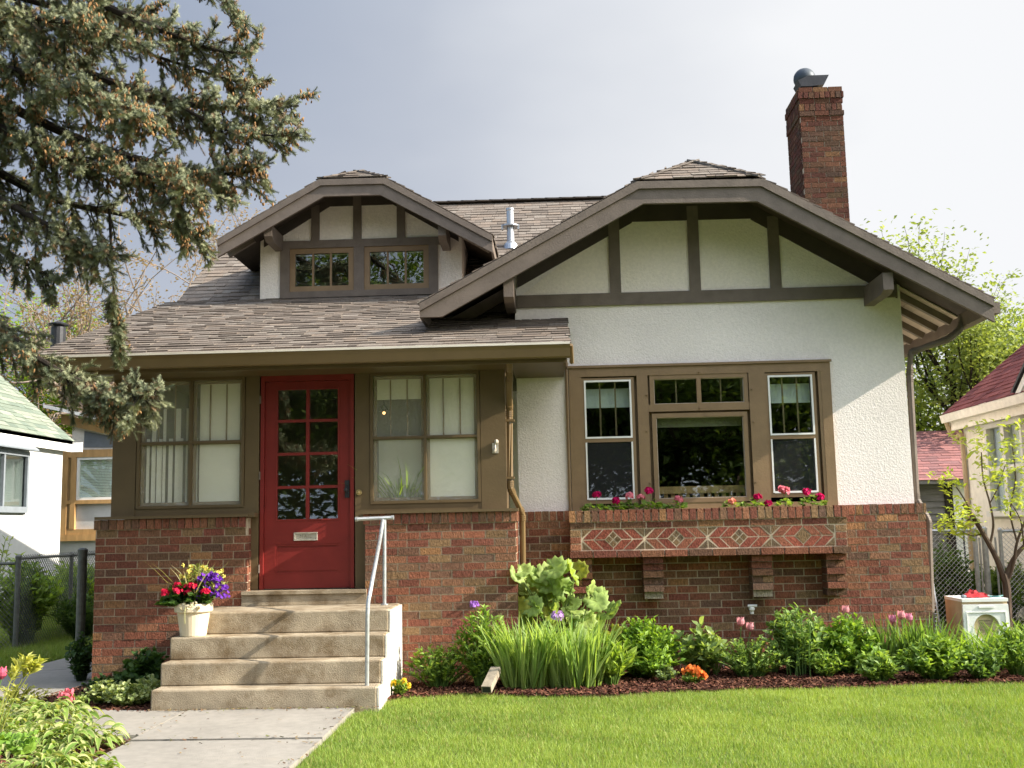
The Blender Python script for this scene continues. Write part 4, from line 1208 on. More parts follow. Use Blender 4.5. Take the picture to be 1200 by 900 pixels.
def blades(mb, c, rx, ry, n, hmin, hmax, w, c0, c1, spread=.3, seg=5, bend=.35):
    for k in range(n):
        a = R.uniform(0, 2 * PI); q = math.sqrt(R.random())
        b0 = np.array([c[0] + math.cos(a) * q * rx, c[1] + math.sin(a) * q * ry, c[2]])
        h = R.uniform(hmin, hmax); a2 = a + R.normal(0, .7)
        lean = abs(R.normal(spread * (.3 + q), spread * .4)); kk = R.uniform(.1, 1) * bend
        t = np.linspace(0, 1, seg)
        ox = lean * t * h + kk * h * t ** 3 * .6
        pz = h * t - kk * h * t ** 3 * .45
        dirv = np.array([math.cos(a2), math.sin(a2), 0])
        th = R.uniform(0, 2 * PI); sd = np.array([math.cos(th), math.sin(th), 0])
        cen = b0 + dirv * ox[:, None] + np.array([0, 0, 1]) * pz[:, None]
        ww = w * R.uniform(.7, 1.2) * np.array([.7, 1, .95, .65, .05])[:seg] / 2
        fold = np.cross(sd, [0, 0, 1]) * .3
        V = np.concatenate([np.stack([cen[i] - sd * ww[i], cen[i] + fold * ww[i], cen[i] + sd * ww[i]]) for i in range(seg)])
        F = [(3 * i + j, 3 * i + j + 1, 3 * i + j + 4, 3 * i + j + 3) for i in range(seg - 1) for j in (0, 1)]
        c_ = mixc(c0, c1, 1)[0]
        sh = np.repeat(np.linspace(.8, 1.12, seg), 3)[:, None]
        mb.add(V, F, c_ * sh)
def petals(mb, c, r, n, size, col, up=(0, 0, 1), flat=.6):
    """a round head of small petals"""
    d = R.normal(0, 1, (n, 3)); d /= np.linalg.norm(d, axis=1)[:, None]; d[:, 2] = np.abs(d[:, 2]) * 1.0 - .25
    P = np.array(c) + d * np.array([r, r, r * flat]) * R.uniform(.6, 1, (n, 1))
    C = np.array(col) * R.uniform(.75, 1.25, (n, 1))
    D = np.cross(d, R.normal(0, 1, (n, 3)))
    s = R.uniform(.7, 1.2, n) * size
    mb.inst(OVAL, OVAL_F, P, D, d + .2, np.c_[s, s, s], C)

# ---------------- flower pot on the steps
pp = at(226.5, 742, -.84); pz = .5685
pot = thing('flower_pot', 'cream flower pot of red geraniums and purple petunias on the left end of a step', 'flower pot', (pp[0], pp[1], pz))
mb = MB()
mb.lathe((pp[0], pp[1], pz + .001), [(0, 0), (.108, 0), (.112, .01), (.140, .205), (.158, .207), (.164, .215), (.166, .272), (.158, .28), (.146, .276), (.142, .25), (0, .25)], 28)
mb.build('pot', M['potm'], pot, smooth=False)
top = np.array([pp[0], pp[1], pz + .25])
lf, sm, tips = stems_leaves(top + (-.04, -.02, 0), .25, .17, .22, 60, 12, .06, .06, (.035, .085, .018), (.08, .16, .03), tpl=(OVAL, OVAL_F), dome=.9, lowleaf=.35)
lf.build('geranium_foliage', M['leaf'], pot); sm.build('stem', M['leaf'], pot)
lf, sm, tips = stems_leaves(top + (.06, .03, 0), .23, .15, .36, 64, 14, .055, .02, (.18, .24, .05), (.36, .40, .12), dome=.55)
lf.build('filler_foliage', M['leaf'], pot)
mb = MB()
for dx, dz in ((-.215, .135), (-.10, .15), (-.02, .13), (.02, .19), (-.035, .175), (.145, .14), (-.12, .19)):
    petals(mb, top + (dx, -.10 + R.uniform(-.04, .03), dz), .042, 34, .03, (.60, .015, .06))
mb.build('red_blossom', M['petal'], pot)
mb = MB()
for k in range(52):
    c = top + (R.uniform(.04, .30), R.uniform(-.12, .03), R.uniform(.10, .29)); c[2] -= .22 * abs(c[0] - top[0] - .16)
    petals(mb, c, .017, 7, .028, (.17, .045, .40))
mb.build('purple_blossom', M['petal'], pot)
mb = MB()
for k in range(22):
    petals(mb, top + (R.uniform(-.10, .26), R.uniform(-.08, .05), R.uniform(.24, .36)), .014, 6, .024, (.62, .54, .12))
mb.build('yellow_blossom', M['petal'], pot)
mb = MB()
for k in range(12): petals(mb, top + (R.uniform(-.06, .10), -.15, R.uniform(-.02, .05)), .014, 5, .026, (.66, .60, .40))
mb.tube(curve([top + (-.01, -.14, .03), top + (-.015, -.18, -.02), top + (-.02, -.165, -.13)]), .004, 5, col=(.5, .5, .25))
mb.build('white_blossom', M['petal'], pot)
mb = MB(); blades(mb, top, .05, .04, 26, .28, .46, .012, (.20, .22, .09), (.42, .38, .2), .55, bend=.5); mb.build('spike', M['thinleaf'], pot)

# ================================================================== FRONT BED
G1, G2 = (.105, .20, .028), (.26, .37, .065)
def bed(u, v, z=.01): return gp(u, v, z)
def on(u, v, y): # ground point under image column u at depth y
    p = at(u, v, y); return np.array([p[0], y, .01])
# fountain of iris blades
irc = on(640, 800, -.36)
t = thing('iris_clump', 'tall dense clump of upright iris blades at the edge of the lawn', 'iris', tuple(irc))
mb = MB(); blades(mb, irc + (-.17, 0, 0), .20, .16, 230, .42, .70, .026, (.14, .25, .05), (.36, .47, .14), .20); blades(mb, irc + (.24, .02, 0), .26, .16, 250, .42, .72, .026, (.14, .25, .05), (.36, .47, .14), .22)
mb.build('blade', M['thinleaf'], t)
mb = MB(); c = at(653, 722, -.2); petals(mb, c, .06, 30, .05, (.50, .32, .62)); mb.build('blossom', M['petal'], t)
# big lobed leaves by the downspout
hc = on(660, 760, .25)
t = thing('hollyhock', 'plant with large pale lobed leaves growing against the brick by the downspout', 'plant', tuple(hc))
mb, sm = MB(), MB()
spots = [(612, 668), (632, 672), (650, 665), (662, 664), (618, 692), (640, 690), (660, 690), (679, 668), (692, 692), (672, 708), (610, 712), (629, 714), (648, 716), (665, 726), (700, 705), (712, 716), (684, 722), (604, 722), (620, 735), (700, 728), (718, 740), (640, 738), (676, 742), (655, 676), (690, 735), (645, 703)]
for (u, v) in spots + [(u_ + R.uniform(-9, 9), v_ + R.uniform(-8, 8)) for u_, v_ in spots[:18]]:
    y = R.uniform(-.02, .36); c = at(u, v, y); s = R.uniform(.16, .25)
    d = nrm([R.normal(.1, .8), -.45 + R.normal(0, .3), R.normal(.1, .5)]); nn = nrm([R.normal(.25, .35), -.85, .55 + R.normal(0, .2)])
    colr = mixc((.16, .26, .045), (.34, .43, .13), 1)[0]
    if R.random() < .10: colr = np.array([.34, .36, .05])
    vc = colr[None] * LOB_S
    mb.inst(LOB, LOB_F, [c - d * s * .4], d[None], nn[None], [s], vc[None])
    sm.tube(curve([hc + (R.normal(0, .08), R.normal(0, .06), 0), (hc + c) / 2 + (0, 0, .1), c - d * s * .38]), .006, 5, col=(.2, .27, .09))
mb.build('leaf', M['leaf'], t, smooth=True); sm.build('stem', M['leaf'], t)
# left of the iris
t, tips = plant('leafy_bush', 'tall loose bush with one lilac flower against the brick beside the steps', 'bush', on(567, 800, -.30), .27, .22, .70, 46, 16, .085, .030, G1, G2, dome=.45)
mb = MB(); petals(mb, at(556, 708, -.3), .045, 40, .035, (.42, .20, .62)); mb.tube([tips[0], at(556, 712, -.3)], .004, 5, col=G1); mb.build('lilac_blossom', M['petal'], t)
plant('low_foliage_plant', 'low bright leafy mound between the steps and the tall bush', 'plant', on(515, 800, -.28), .34, .22, .38, 44, 12, .07, .032, G1, G2, dome=.5)
t, tips = plant('yellow_pansy', 'tiny yellow pansy at the foot of the steps', 'flower', on(467, 808, -.72), .10, .07, .14, 14, 8, .045, .03, G1, G2)
mb = MB()
for p in tips[:6]: petals(mb, p + (0, -.02, .01), .02, 8, .03, (.65, .45, .03))
mb.build('blossom', M['petal'], t)
plant('lily_shoot', 'cluster of broad young lily shoots at the right edge of the iris blades', 'plant', on(716, 800, -.30), .20, .16, .42, 26, 10, .13, .035, (.13, .23, .03), (.30, .40, .07), dome=.5, up=.8)
plant('peony_bush', 'rounded bright green peony bush under the second brick corbel', 'bush', on(757, 790, .16), .42, .32, .56, 130, 15, .075, .036, (.11, .22, .025), (.27, .40, .05), dome=.75)
plant('sedum_mound', 'small grey green mound on the mulch before the rounded peony', 'plant', on(780, 800, -.12), .14, .1, .14, 22, 9, .05, .025, (.12, .18, .07), (.22, .29, .12))
plant('broadleaf_plant', 'pale broad leaved plant behind the orange pansy', 'plant', on(822, 785, .22), .28, .2, .46, 34, 10, .10, .055, (.13, .21, .05), (.27, .35, .12), dome=.5, tpl=(OVAL, OVAL_F))
t, tips = plant('orange_pansy', 'orange pansy glowing on the dark mulch', 'flower', on(811, 806, -.30), .10, .07, .13, 14, 8, .05, .03, G1, G2)
mb = MB()
for p in tips[:9]: petals(mb, p + (0, -.03, .03), .028, 9, .042, (.72, .22, .05))
mb.build('blossom', M['petal'], t)
plant('feathery_mound', 'low feathery mound below the pale pink tulips', 'plant', on(880, 795, .05), .40, .24, .36, 70, 14, .055, .022, G1, (.27, .37, .09), dome=.55)
plant('columbine_bush', 'bluish green airy bush with tall stems right of the pale tulips', 'bush', on(936, 790, .24), .33, .28, .60, 62, 13, .075, .045, (.11, .20, .045), (.25, .35, .10), dome=.45, tpl=(OVAL, OVAL_F))
t = thing('lily_plant', 'bare upright lily stems with whorled leaves before the bluish bush', 'lily', tuple(on(938, 795, .04)))
mb = MB()
for k in range(9):
    b0 = on(925 + 3.2 * k, 795, .04) + (0, R.normal(0, .05), 0); tp = b0 + (R.normal(0, .05), R.normal(0, .03), R.uniform(.32, .55)); mb.tube([b0, (b0 + tp) / 2 + (R.normal(0, .01), 0, 0), tp], .006, 5, col=(.16, .26, .07))
    n = 16; z = R.uniform(.2, 1, n)[:, None]; th = R.uniform(0, 6.28, n)
    mb.inst(LEAF, LEAF_F, b0 + (tp - b0) * z, np.c_[np.cos(th), np.sin(th), np.full(n, .5)], np.tile([0, 0, 1.], (n, 1)), np.c_[np.full(n, .018), np.full(n, .09), np.full(n, .09)], mixc((.12, .22, .05), (.22, .32, .09), n))
mb.build('stem', M['leaf'], t)
plant('fern_mound', 'small fern like mound in front of the lily stems', 'plant', on(968, 795, .0), .18, .14, .25, 40, 12, .055, .02, G1, G2)
plant('round_bush', 'dense rounded bush with broad leaves near the right brick corner', 'bush', on(998, 785, .22), .34, .28, .54, 130, 15, .075, .040, (.10, .21, .025), (.26, .38, .05), dome=.75)
plant('front_mound', 'low clump spilling over the mulch before the rounded bush', 'plant', on(1030, 800, -.36), .22, .16, .25, 54, 12, .065, .034, G1, (.27, .37, .09))
plant('spreading_clump', 'broad spreading clump touching the lawn at the right', 'plant', on(1096, 800, -.28), .33, .22, .36, 95, 13, .075, .036, G1, G2, dome=.55)
plant('leaf_tuft', 'dark little leaf tuft between the spreading clump and the photo edge', 'plant', on(1150, 800, -.28), .24, .16, .30, 36, 11, .07, .032, (.06, .13, .025), (.15, .24, .05))
plant('corner_clump', 'last low leaf clump at the far right end of the bed', 'plant', on(1194, 800, -.10), .30, .2, .46, 40, 12, .07, .03, G1, G2)
t = thing('daylily_mass', 'big arching mass of daylily leaves in front of the white appliance', 'daylily', tuple(on(1152, 775, .42)))
mb = MB()
for dx in (-.42, -.1, .2, .5, .75): blades(mb, on(1152, 775, .42) + (dx, R.uniform(-.1, .1), 0), .16, .16, 110, .32, .52, .020, (.10, .20, .025), (.26, .38, .06), .45, bend=.8)
mb.build('blade', M['thinleaf'], t)
t = thing('spiderwort', 'dark upright strap leaved tuft by the right corner of the bungalow', 'plant', tuple(on(1068, 770, .30)))
mb = MB(); 
for dx in (-.22, .0, .22): blades(mb, on(1068, 770, .30) + (dx, 0, 0), .15, .12, 70, .34, .60, .024, (.06, .13, .025), (.16, .26, .06), .22)
mb.build('blade', M['thinleaf'], t)
def tulip(u, v, y, hgt, col, label, tilt=0.0, leaves=3, group='pink tulips in the front bed'):
    top = at(u, v, y); base = np.array([top[0] + R.normal(0, .03), y + R.normal(0, .03), .01])
    t = thing('tulip', label, 'tulip', tuple(base), group)
    tip = top - np.array([0, 0, hgt * .5])
    sm = MB(); sm.tube(curve([base, (base + tip) / 2 + (R.normal(0, .015), 0, 0), tip]), .005, 6, col=(.15, .25, .08)); sm.build('stem', M['leaf'], t)
    b = MB()
    for k in range(6):
        a = k * PI / 3 + R.uniform(-.1, .1); o = np.array([math.cos(a), math.sin(a), 0]); r = hgt * (.42 if k % 2 else .38)
        sd = np.array([-o[1], o[0], 0])
        rows = [(0, .12, .25), (.3, .85, .62), (.62, 1.0, .62), (.9, .92, .34), (1.06, .98, .04)]
        V = []
        for z, rr, w in rows:
            V += [tip + o * r * rr * .88 - sd * w * r + (0, 0, z * hgt), tip + o * r * rr * 1.06 + (0, 0, z * hgt * .99), tip + o * r * rr * .88 + sd * w * r + (0, 0, z * hgt)]
        F = [(3 * i + j, 3 * i + j + 1, 3 * i + j + 4, 3 * i + j + 3) for i in range(4) for j in (0, 1)]
        g_ = np.repeat(np.linspace(.75, 1.1, 5), 3)[:, None]
        b.add(np.array(V), F, np.array(col) * g_ * R.uniform(.9, 1.1))
    b.build('blossom', M['petal'], t)
    l = MB(); blades(l, base, .03, .03, leaves, .20, .32, .04, (.10, .19, .06), (.2, .3, .11), .35); l.build('leaf', M['thinleaf'], t)
PK, PL, HP = (.66, .32, .34), (.72, .46, .46), (.62, .26, .36)
tulip(828, 741, .2, .075, PL, 'pale pink tulip standing over the pale broad leaved plant')
tulip(868, 729, .35, .085, PK, 'leftmost pink tulip of the pair under the water tap')
tulip(879, 735, .3, .085, PK, 'larger right hand pink tulip of the pair under the water tap')
tulip(903, 733, .35, .07, PL, 'upper of the two pale tulips left of the airy bush')
tulip(902, 743, .25, .08, PL, 'lower of the two pale tulips left of the airy bush')
tulip(991, 715, .42, .08, PK, 'tallest pink tulip, rising behind the rounded bush', leaves=2)
tulip(1046, 726, .3, .08, HP, 'pink tulip on the left of the cluster of three at the brick corner')
tulip(1056, 721, .25, .08, PK, 'middle and highest tulip of the cluster of three at the brick corner')
tulip(1065, 724, .3, .08, HP, 'pink tulip on the right of the cluster of three at the brick corner')
# grey drain pipe
t = MB(); a, b = at(581, 783, -.55), at(570, 812, -.85); a[2] = .20; b[2] = .075
d = nrm(np.array(b) - a); t.beam(a, b, .085, .062); 
drain = t.build('drain_pipe', mat('weathered_tan_pipe', (.26, .22, .165), rough=.6, var=.25, vs=14))
t = MB(); t.beam(np.array(b) - d * .02, np.array(b) + d * .002, .07, .048); t.build('mouth', M['blackmetal'], drain)
tag(drain, 'tan grey drain pipe end poking out of the iris towards the lawn', 'drain pipe')

# geraniums in the flower box
def geranium(u, v, cols, label, hgt=.16, wid=.12, nl=46):
    b0 = at(u, 602, .56); b0[2] = 1.588; b0[1] = .56
    t = thing('geranium', label, 'geranium', tuple(b0), 'geraniums in the brick flower box')
    n = nl; th = R.uniform(0, 2 * PI, n); q = np.sqrt(R.random(n))
    P = np.c_[b0[0] + np.cos(th) * q * wid, .56 + np.sin(th) * q * .07, 1.60 + R.uniform(0, .09, n) * (1.2 - q)]
    mb = MB(); mb.inst(OVAL, OVAL_F, P, np.c_[np.cos(th), np.sin(th), R.normal(.3, .3, n)], np.c_[R.normal(.2, .3, n), R.normal(-.3, .3, n), np.ones(n)], R.uniform(.04, .065, n), mixc((.09, .18, .025), (.24, .34, .06), n)); mb.build('foliage', M['leaf'], t)
    for (uu, vv, c) in cols:
        p = at(uu, vv, .54); m2 = MB(); m2.tube(curve([b0, (b0 + p) / 2 + (0, 0, .02), p]), .0035, 5, col=(.2, .28, .1)); petals(m2, p, .042, 46, .034, c, flat=.75); m2.build('blossom', M['petal'], t)
CR, PKK, SAL = (.50, .008, .10), (.72, .22, .27), (.70, .25, .17)
geranium(699, 595, [(699, 580, CR)], 'crimson geranium with one head at the left end of the flower box')
geranium(726, 597, [(722, 587, CR)], 'small low crimson geranium, second from the left end of the box', wid=.08)
geranium(742, 596, [(738, 581, PKK), (751, 583, PKK)], 'light pink geranium with two heads under the left window', wid=.08, nl=30)
geranium(765, 593, [(761, 575, CR)], 'tall crimson geranium where left and middle windows meet')
geranium(794, 594, [(795, 585, PKK)], 'light pink geranium below the left part of the big pane', wid=.09)
geranium(858, 593, [(858, 588, SAL)], 'salmon geranium with hardly any leaves below the big pane', wid=.06, nl=16)
geranium(884, 592, [(888, 582, CR), (900, 590, CR)], 'crimson geranium with two heads below the right end of the big pane')
geranium(921, 591, [(917, 573, PKK), (921, 575, PKK)], 'tall light pink geranium alone under the right window', wid=.06, nl=26)
geranium(953, 589, [(945, 576, CR), (961, 582, CR)], 'crimson geranium with two heads at the right end of the flower box')

# ================================================================== LEFT FRONT
HV0, HV1 = (.10, .19, .03), (.19, .29, .05)
def hosta(c, n, L0, label, rad=.20):
    t = thing('hosta', label, 'hosta', tuple(c), 'variegated hostas beside the front walk')
    mb = MB()
    for k in range(n):
        a = R.uniform(0, 2 * PI); q = math.sqrt(R.random()); L_ = L0 * R.uniform(.6, 1.3); h0 = R.uniform(.05, .19)
        b0 = np.array(c) + np.array([math.cos(a), math.sin(a), 0]) * rad * q; a += R.normal(0, .9)
        o = np.array([math.cos(a), math.sin(a), R.normal(0, .3)]); sd = nrm(np.array([-o[1], o[0], 0]) + np.array([0, 0, R.normal(0, .4)]))
        b0 = b0 + (0, 0, h0 * (1.15 - .6 * q))
        tt = np.linspace(0, 1, 6); ww = np.array([.10, .36, .5, .44, .26, .01]) * L_ * .34
        cen = b0 + o * (tt * L_)[:, None] + np.array([0, 0, 1]) * ((.55 * tt - 1.0 * tt ** 2) * L_ * R.uniform(.6, 1.3))[:, None]
        mid = mixc(HV0, HV1, 1)[0]; edge = np.array([.46, .47, .20]) * R.uniform(.8, 1.1)
        if R.random() < .35: mid, edge = edge * .95, mid
        V, C = [], []
        for i in range(6):
            V += [cen[i] - sd * ww[i] + (0, 0, ww[i] * .25), cen[i] - sd * ww[i] * .55 + (0, 0, ww[i] * .02), cen[i] - (0, 0, ww[i] * .12), cen[i] + sd * ww[i] * .55 + (0, 0, ww[i] * .02), cen[i] + sd * ww[i] + (0, 0, ww[i] * .25)]
            C += [edge, mid, mid, mid, edge]
        F = [(5 * i + j, 5 * i + j + 1, 5 * i + j + 6, 5 * i + j + 5) for i in range(5) for j in range(4)]
        mb.add(np.array(V), F, np.array(C))
    mb.build('foliage', M['leaf'], t)
for (u, v, n, lab) in ((20, 838, 90, 'variegated hosta at the back of the front left bed, by the photo edge'), (62, 842, 80, 'variegated hosta at the back of the bed nearest the side path'),
                       (88, 870, 90, 'variegated hosta at the right edge of its bed overhanging the walk'), (50, 872, 110, 'variegated hosta in the middle of the front left bed'),
                       (72, 912, 95, 'variegated hosta nearest the camera beside the walk'), (0, 868, 90, 'variegated hosta at the left photo edge above the big plain leaf'), (45, 915, 90, 'variegated hosta at the bottom edge next to the big plain leaf')):
    hosta(gp(u, v + 8), int(n * 2.4), .108, lab, .28)
t = thing('broad_leaf_plant', 'large plain green leaf cluster at the bottom left corner', 'plant', tuple(gp(5, 925)))
mb = MB()
for k in range(16):
    c = gp(-4, 912) + (R.uniform(-.26, .10), R.uniform(-.10, .14), R.uniform(.14, .25)); d = nrm([R.normal(0, 1), R.normal(-.5, .6), R.normal(.1, .25)]); q_ = R.uniform(.12, .17)
    mb.inst(LOB, LOB_F, [c], d[None], nrm([R.normal(.2, .3), -.35, 1.0])[None], [[q_, q_, q_]], (mixc((.10, .21, .02), (.19, .31, .04), 1)[0][None] * LOB_S)[None])
mb.build('foliage', M['leaf'], t)
t, tips = plant('golden_shrub', 'golden leaved shrub twigs reaching in from the left edge', 'shrub', at(-16, 835, -2.7) * (1, 1, 0) + (0, 0, .01), .34, .28, .74, 11, 26, .085, .028, (.30, .33, .05), (.48, .48, .14), lowleaf=.80, dome=.22)
t, tips = plant('trailing_golden_shrub', 'low trailing golden foliage above the variegated hostas', 'shrub', gp(20, 826), .36, .20, .15, 24, 9, .06, .022, (.28, .31, .05), (.45, .45, .12), dome=.4)
tulip(2, 789, -1.9, .09, (.66, .14, .22), 'deep pink tulip at the left photo edge above the hostas', leaves=2, group='deep pink tulips at the left')
t, tips = plant('pink_primrose', 'low pink flowered plant by the mulch at the side path', 'flower', gp(85, 832), .14, .1, .12, 18, 9, .06, .03, (.13, .2, .05), (.25, .33, .08))
mb = MB()
for k in range(6): petals(mb, at(78 + R.normal(0, 4), 818 + R.normal(0, 4), gp(85, 832)[1] - .03), .03, 16, .04, (.68, .18, .22))
mb.build('blossom', M['petal'], t)
for (u, v, r, h, n, lab) in ((125, 826, .22, .20, 60, 'light green ground cover at the left end of the bed beside the steps'), (150, 829, .24, .20, 70, 'speckled ground cover in the middle of the bed beside the steps'), (174, 824, .18, .22, 54, 'speckled ground cover touching the lowest step')):
    plant('ground_cover_plant', lab, 'plant', gp(u, v), r, r * .7, h, n, 11, .042, .036, (.14, .21, .06), (.40, .44, .20), 'ground cover beside the steps', dome=.6, tpl=(OVAL, OVAL_F))
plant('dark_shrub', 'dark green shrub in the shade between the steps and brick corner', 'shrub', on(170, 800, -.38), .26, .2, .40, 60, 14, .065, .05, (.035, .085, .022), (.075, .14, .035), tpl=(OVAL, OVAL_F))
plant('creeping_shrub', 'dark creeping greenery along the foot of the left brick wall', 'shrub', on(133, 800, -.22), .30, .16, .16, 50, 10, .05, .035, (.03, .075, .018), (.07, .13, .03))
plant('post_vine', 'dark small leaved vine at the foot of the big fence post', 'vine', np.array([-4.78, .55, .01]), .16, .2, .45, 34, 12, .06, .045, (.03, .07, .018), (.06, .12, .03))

# ================================================================== FENCES
def chainlink(mb, a, b, h, pitch=.062, r=.0028, barbs=True, z0=.03):
    a, b = np.array(a, float), np.array(b, float); L_ = np.linalg.norm(b - a); d = (b - a) / L_
    nx = np.array([-d[1], d[0], 0])
    zt = h + (.045 if barbs else 0)
    def strip(p, q):
        p, q = np.array(p), np.array(q); e = nrm(q - p); s = np.cross(e, nx) * r
        mb.add([p - s + nx * r, p + s + nx * r, p - nx * r, q - s + nx * r, q + s + nx * r, q - nx * r], [(0, 1, 4, 3), (1, 2, 5, 4), (2, 0, 3, 5)])
    for sg in (1, -1):
        s = -h
        while s < L_ + h:
            # line x = s + sg*z
            zlo, zhi = z0, zt
            if sg > 0: zlo = max(z0, -s); zhi = min(zt, L_ - s)
            else: zlo = max(z0, s - L_); zhi = min(zt, s)
            if zhi - zlo > .03:
                off = nx * .003 * sg
                strip(a + d * (s + sg * zlo) + (0, 0, zlo) + off, a + d * (s + sg * zhi) + (0, 0, zhi) + off)
            s += pitch
def fence(name, label, runs, posts, matp, prad=.024):
    t = thing(name, label, 'fence', (posts[0][0], posts[0][1], 0))
    for a, b, h in runs:
        m = MB(); chainlink(m, a, b, h); m.build('wire_mesh', matp, t)
        m = MB(); m.tube([np.array(a) + (0, 0, h), np.array(b) + (0, 0, h)], .019, 8); m.build('rail', matp, t)
    for x, y, h, r in posts:
        m = MB(); m.tube([(x, y, -.1), (x, y, h)], r, 10); m.lathe((x, y, h), [(r + .004, -.03), (r + .005, .0), (r * .7, .02), (0, .026)], 10); m.build('post', matp, t)
    return t
fence('chain_link_fence', 'weathered chain link fence along the white neighbour wall at the left',
      [((-6.92, 3.45, 0), (-6.92, 9.0, 0), 1.17), ((-8.9, 3.40, 0), (-6.95, 3.40, 0), 1.11)],
      [(-6.92, 3.42, 1.20, .034), (-6.92, 4.95, 1.19, .028), (-6.92, 7.2, 1.19, .028)], M['oldgalv'])
t = thing('fence_post', 'thick weathered gate post standing by the left brick corner', 'fence post', (-4.87, .70, 0))
m = MB(); m.tube([(-4.87, .70, -.1), (-4.87, .70, 1.30)], .047, 14); m.build('post', M['oldgalv'], t)
m = MB(); m.lathe((-4.87, .70, 1.28), [(.051, 0), (.052, .03), (.03, .045), (0, .048)], 14); m.build('cap', M['oldgalv'], t)
m = MB()
for z in (.25, 1.02): m.lathe((-4.87, .70, z), [(.047, 0), (.053, .0), (.053, .03), (.047, .03)], 14)
m.build('clamp', M['oldgalv'], t)
fence('wire_fence', 'galvanised chain link fence between the bungalow and the cream house', [((3.75, 3.75, 0), (5.30, 3.75, 0), 1.28), ((5.68, 3.75, 0), (6.48, 3.75, 0), 1.26)],
      [(5.36, 3.75, 1.30, .03), (5.50, 3.80, 1.30, .038), (5.68, 3.75, 1.28, .024)], M['galv'])
m = MB(); g_ = thing('wire_gate', 'narrow galvanised wire gate hanging at the twin fence posts', 'gate', (5.52, 3.76, 0))
m.tube([(5.42, 3.76, .1), (5.42, 3.76, 1.18), (5.62, 3.76, 1.18), (5.62, 3.76, .1), (5.42, 3.76, .1)], .014, 8); m.build('frame', M['galv'], g_)

# ================================================================== THINGS BY THE RIGHT CORNER
ac = thing('appliance', 'white front loading appliance standing outdoors among the plants at the right', 'appliance', (4.36, .85, 0))
ax0, ax1, ay0, ay1, az = 3.985, 4.43, .60, 1.08, .655
m = MB(); m.box(ax0 + .004, ax1, ay0 + .03, ay1, .02, az - .03); m.build('body', M['tanside'], ac)
m = MB(); m.box(ax0, ax1 + .004, ay0 + .005, ay1 + .004, az - .03, az); m.build('top', M['white'], ac)
m = MB()
n = 28; th = np.arange(n) * 2 * PI / n; cxx, czz, rr = (ax0 + ax1) / 2, .38, .125
ring = [(cxx + rr * math.cos(a), czz + rr * math.sin(a)) for a in th]
def outer(a):
    c_, s_ = math.cos(a), math.sin(a); hx, hz_ = (ax1 - ax0) / 2, .275
    k = min(hx / abs(c_) if abs(c_) > 1e-6 else 9, hz_ / abs(s_) if abs(s_) > 1e-6 else 9); return (cxx + c_ * k, .325 + s_ * k)
V = [(x, ay0, z) for x, z in ring] + [(*((outer(a)[0],)), ay0, outer(a)[1]) for a in th] + [(x, ay0 + .05, z) for x, z in ring] + [(outer(a)[0], ay0 + .028, outer(a)[1]) for a in th]
F = []
for k in range(n):
    q_ = (k + 1) % n
    F += [(k, q_, n + q_, n + k), (q_, k, 2 * n + k, 2 * n + q_), (n + k, n + q_, 3 * n + q_, 3 * n + k)]
m.add(V, F)
m.frame(ax0 + .03, ax1 - .03, .08, .53, .010, ay0 - .006, ay0 + .002)
m.box(cxx - .07, cxx + .08, ay0 - .008, ay0 + .002, .565, .585)
m.build('front_panel', M['white'], ac)
m = MB(); m.ball((cxx, ay0 + .075, czz), (.118, .03, .118), 20, 8); m.build('round_door', M['blackmetal'], ac)
m = MB()
for k in range(9): m.box(cxx - .07 + k * .001, cxx + .07, ay0 + .03, ay0 + .04, czz + .06 - k * .014, czz + .065 - k * .014)
m.build('grille', M['white'], ac)
m = MB()
V, F = [], []
nn = 9
for i in range(nn):
    for j in range(nn):
        u, v = i / (nn - 1) - .5, j / (nn - 1) - .5
        V.append((4.18 + u * .22 + R.normal(0, .006), .80 + v * .20, az + .004 + max(0, .055 * math.cos(u * 3) * math.cos(v * 3) + R.normal(0, .010))))
m.add(V, [(i * nn + j, (i + 1) * nn + j, (i + 1) * nn + j + 1, i * nn + j + 1) for i in range(nn - 1) for j in range(nn - 1)])
tag(m.build('red_cloth', M['redcloth']), 'crumpled red cloth lying on top of the white appliance', 'cloth')
m = MB(); m.tube(curve([(4.32, .72, az + .010), (4.38, .70, az + .012), (4.44, .75, az + .016)]), .008, 8); m.tube(curve([(4.28, .72, az + .012), (4.32, .72, az + .010)]), .012, 8)
tag(m.build('hand_tool', M['teal']), 'teal handled garden tool beside the red cloth on the appliance', 'tool')
m = MB(); m.tube([(4.04, .70, az + .012), (4.10, .76, az + .012)], .010, 8); m.ball((4.035, .69, az + .018), (.03, .02, .018))
tag(m.build('garden_trowel', M['slate']), 'grey bladed trowel on the left of the appliance top', 'trowel')
rk = thing('metal_rack', 'narrow metal rack with close rungs leaning at the right brick corner', 'rack', (3.86, 1.0, 0))
for dx in (0, .10):
    m = MB(); m.beam((3.80 + dx, .94, 0), (3.77 + dx, 1.10, .99 - dx * .3), .014, .02, up=(0, 1, 0)); m.build('rail', M['galv'], rk)
for k in range(24):
    f = .02 + k * .040
    m = MB(); m.tube([(3.80 - .03 * f, .94 + .16 * f, f * .98), (3.90 - .03 * f, .94 + .16 * f, f * .96)], .005, 5); m.build('rung', M['galv'], rk)

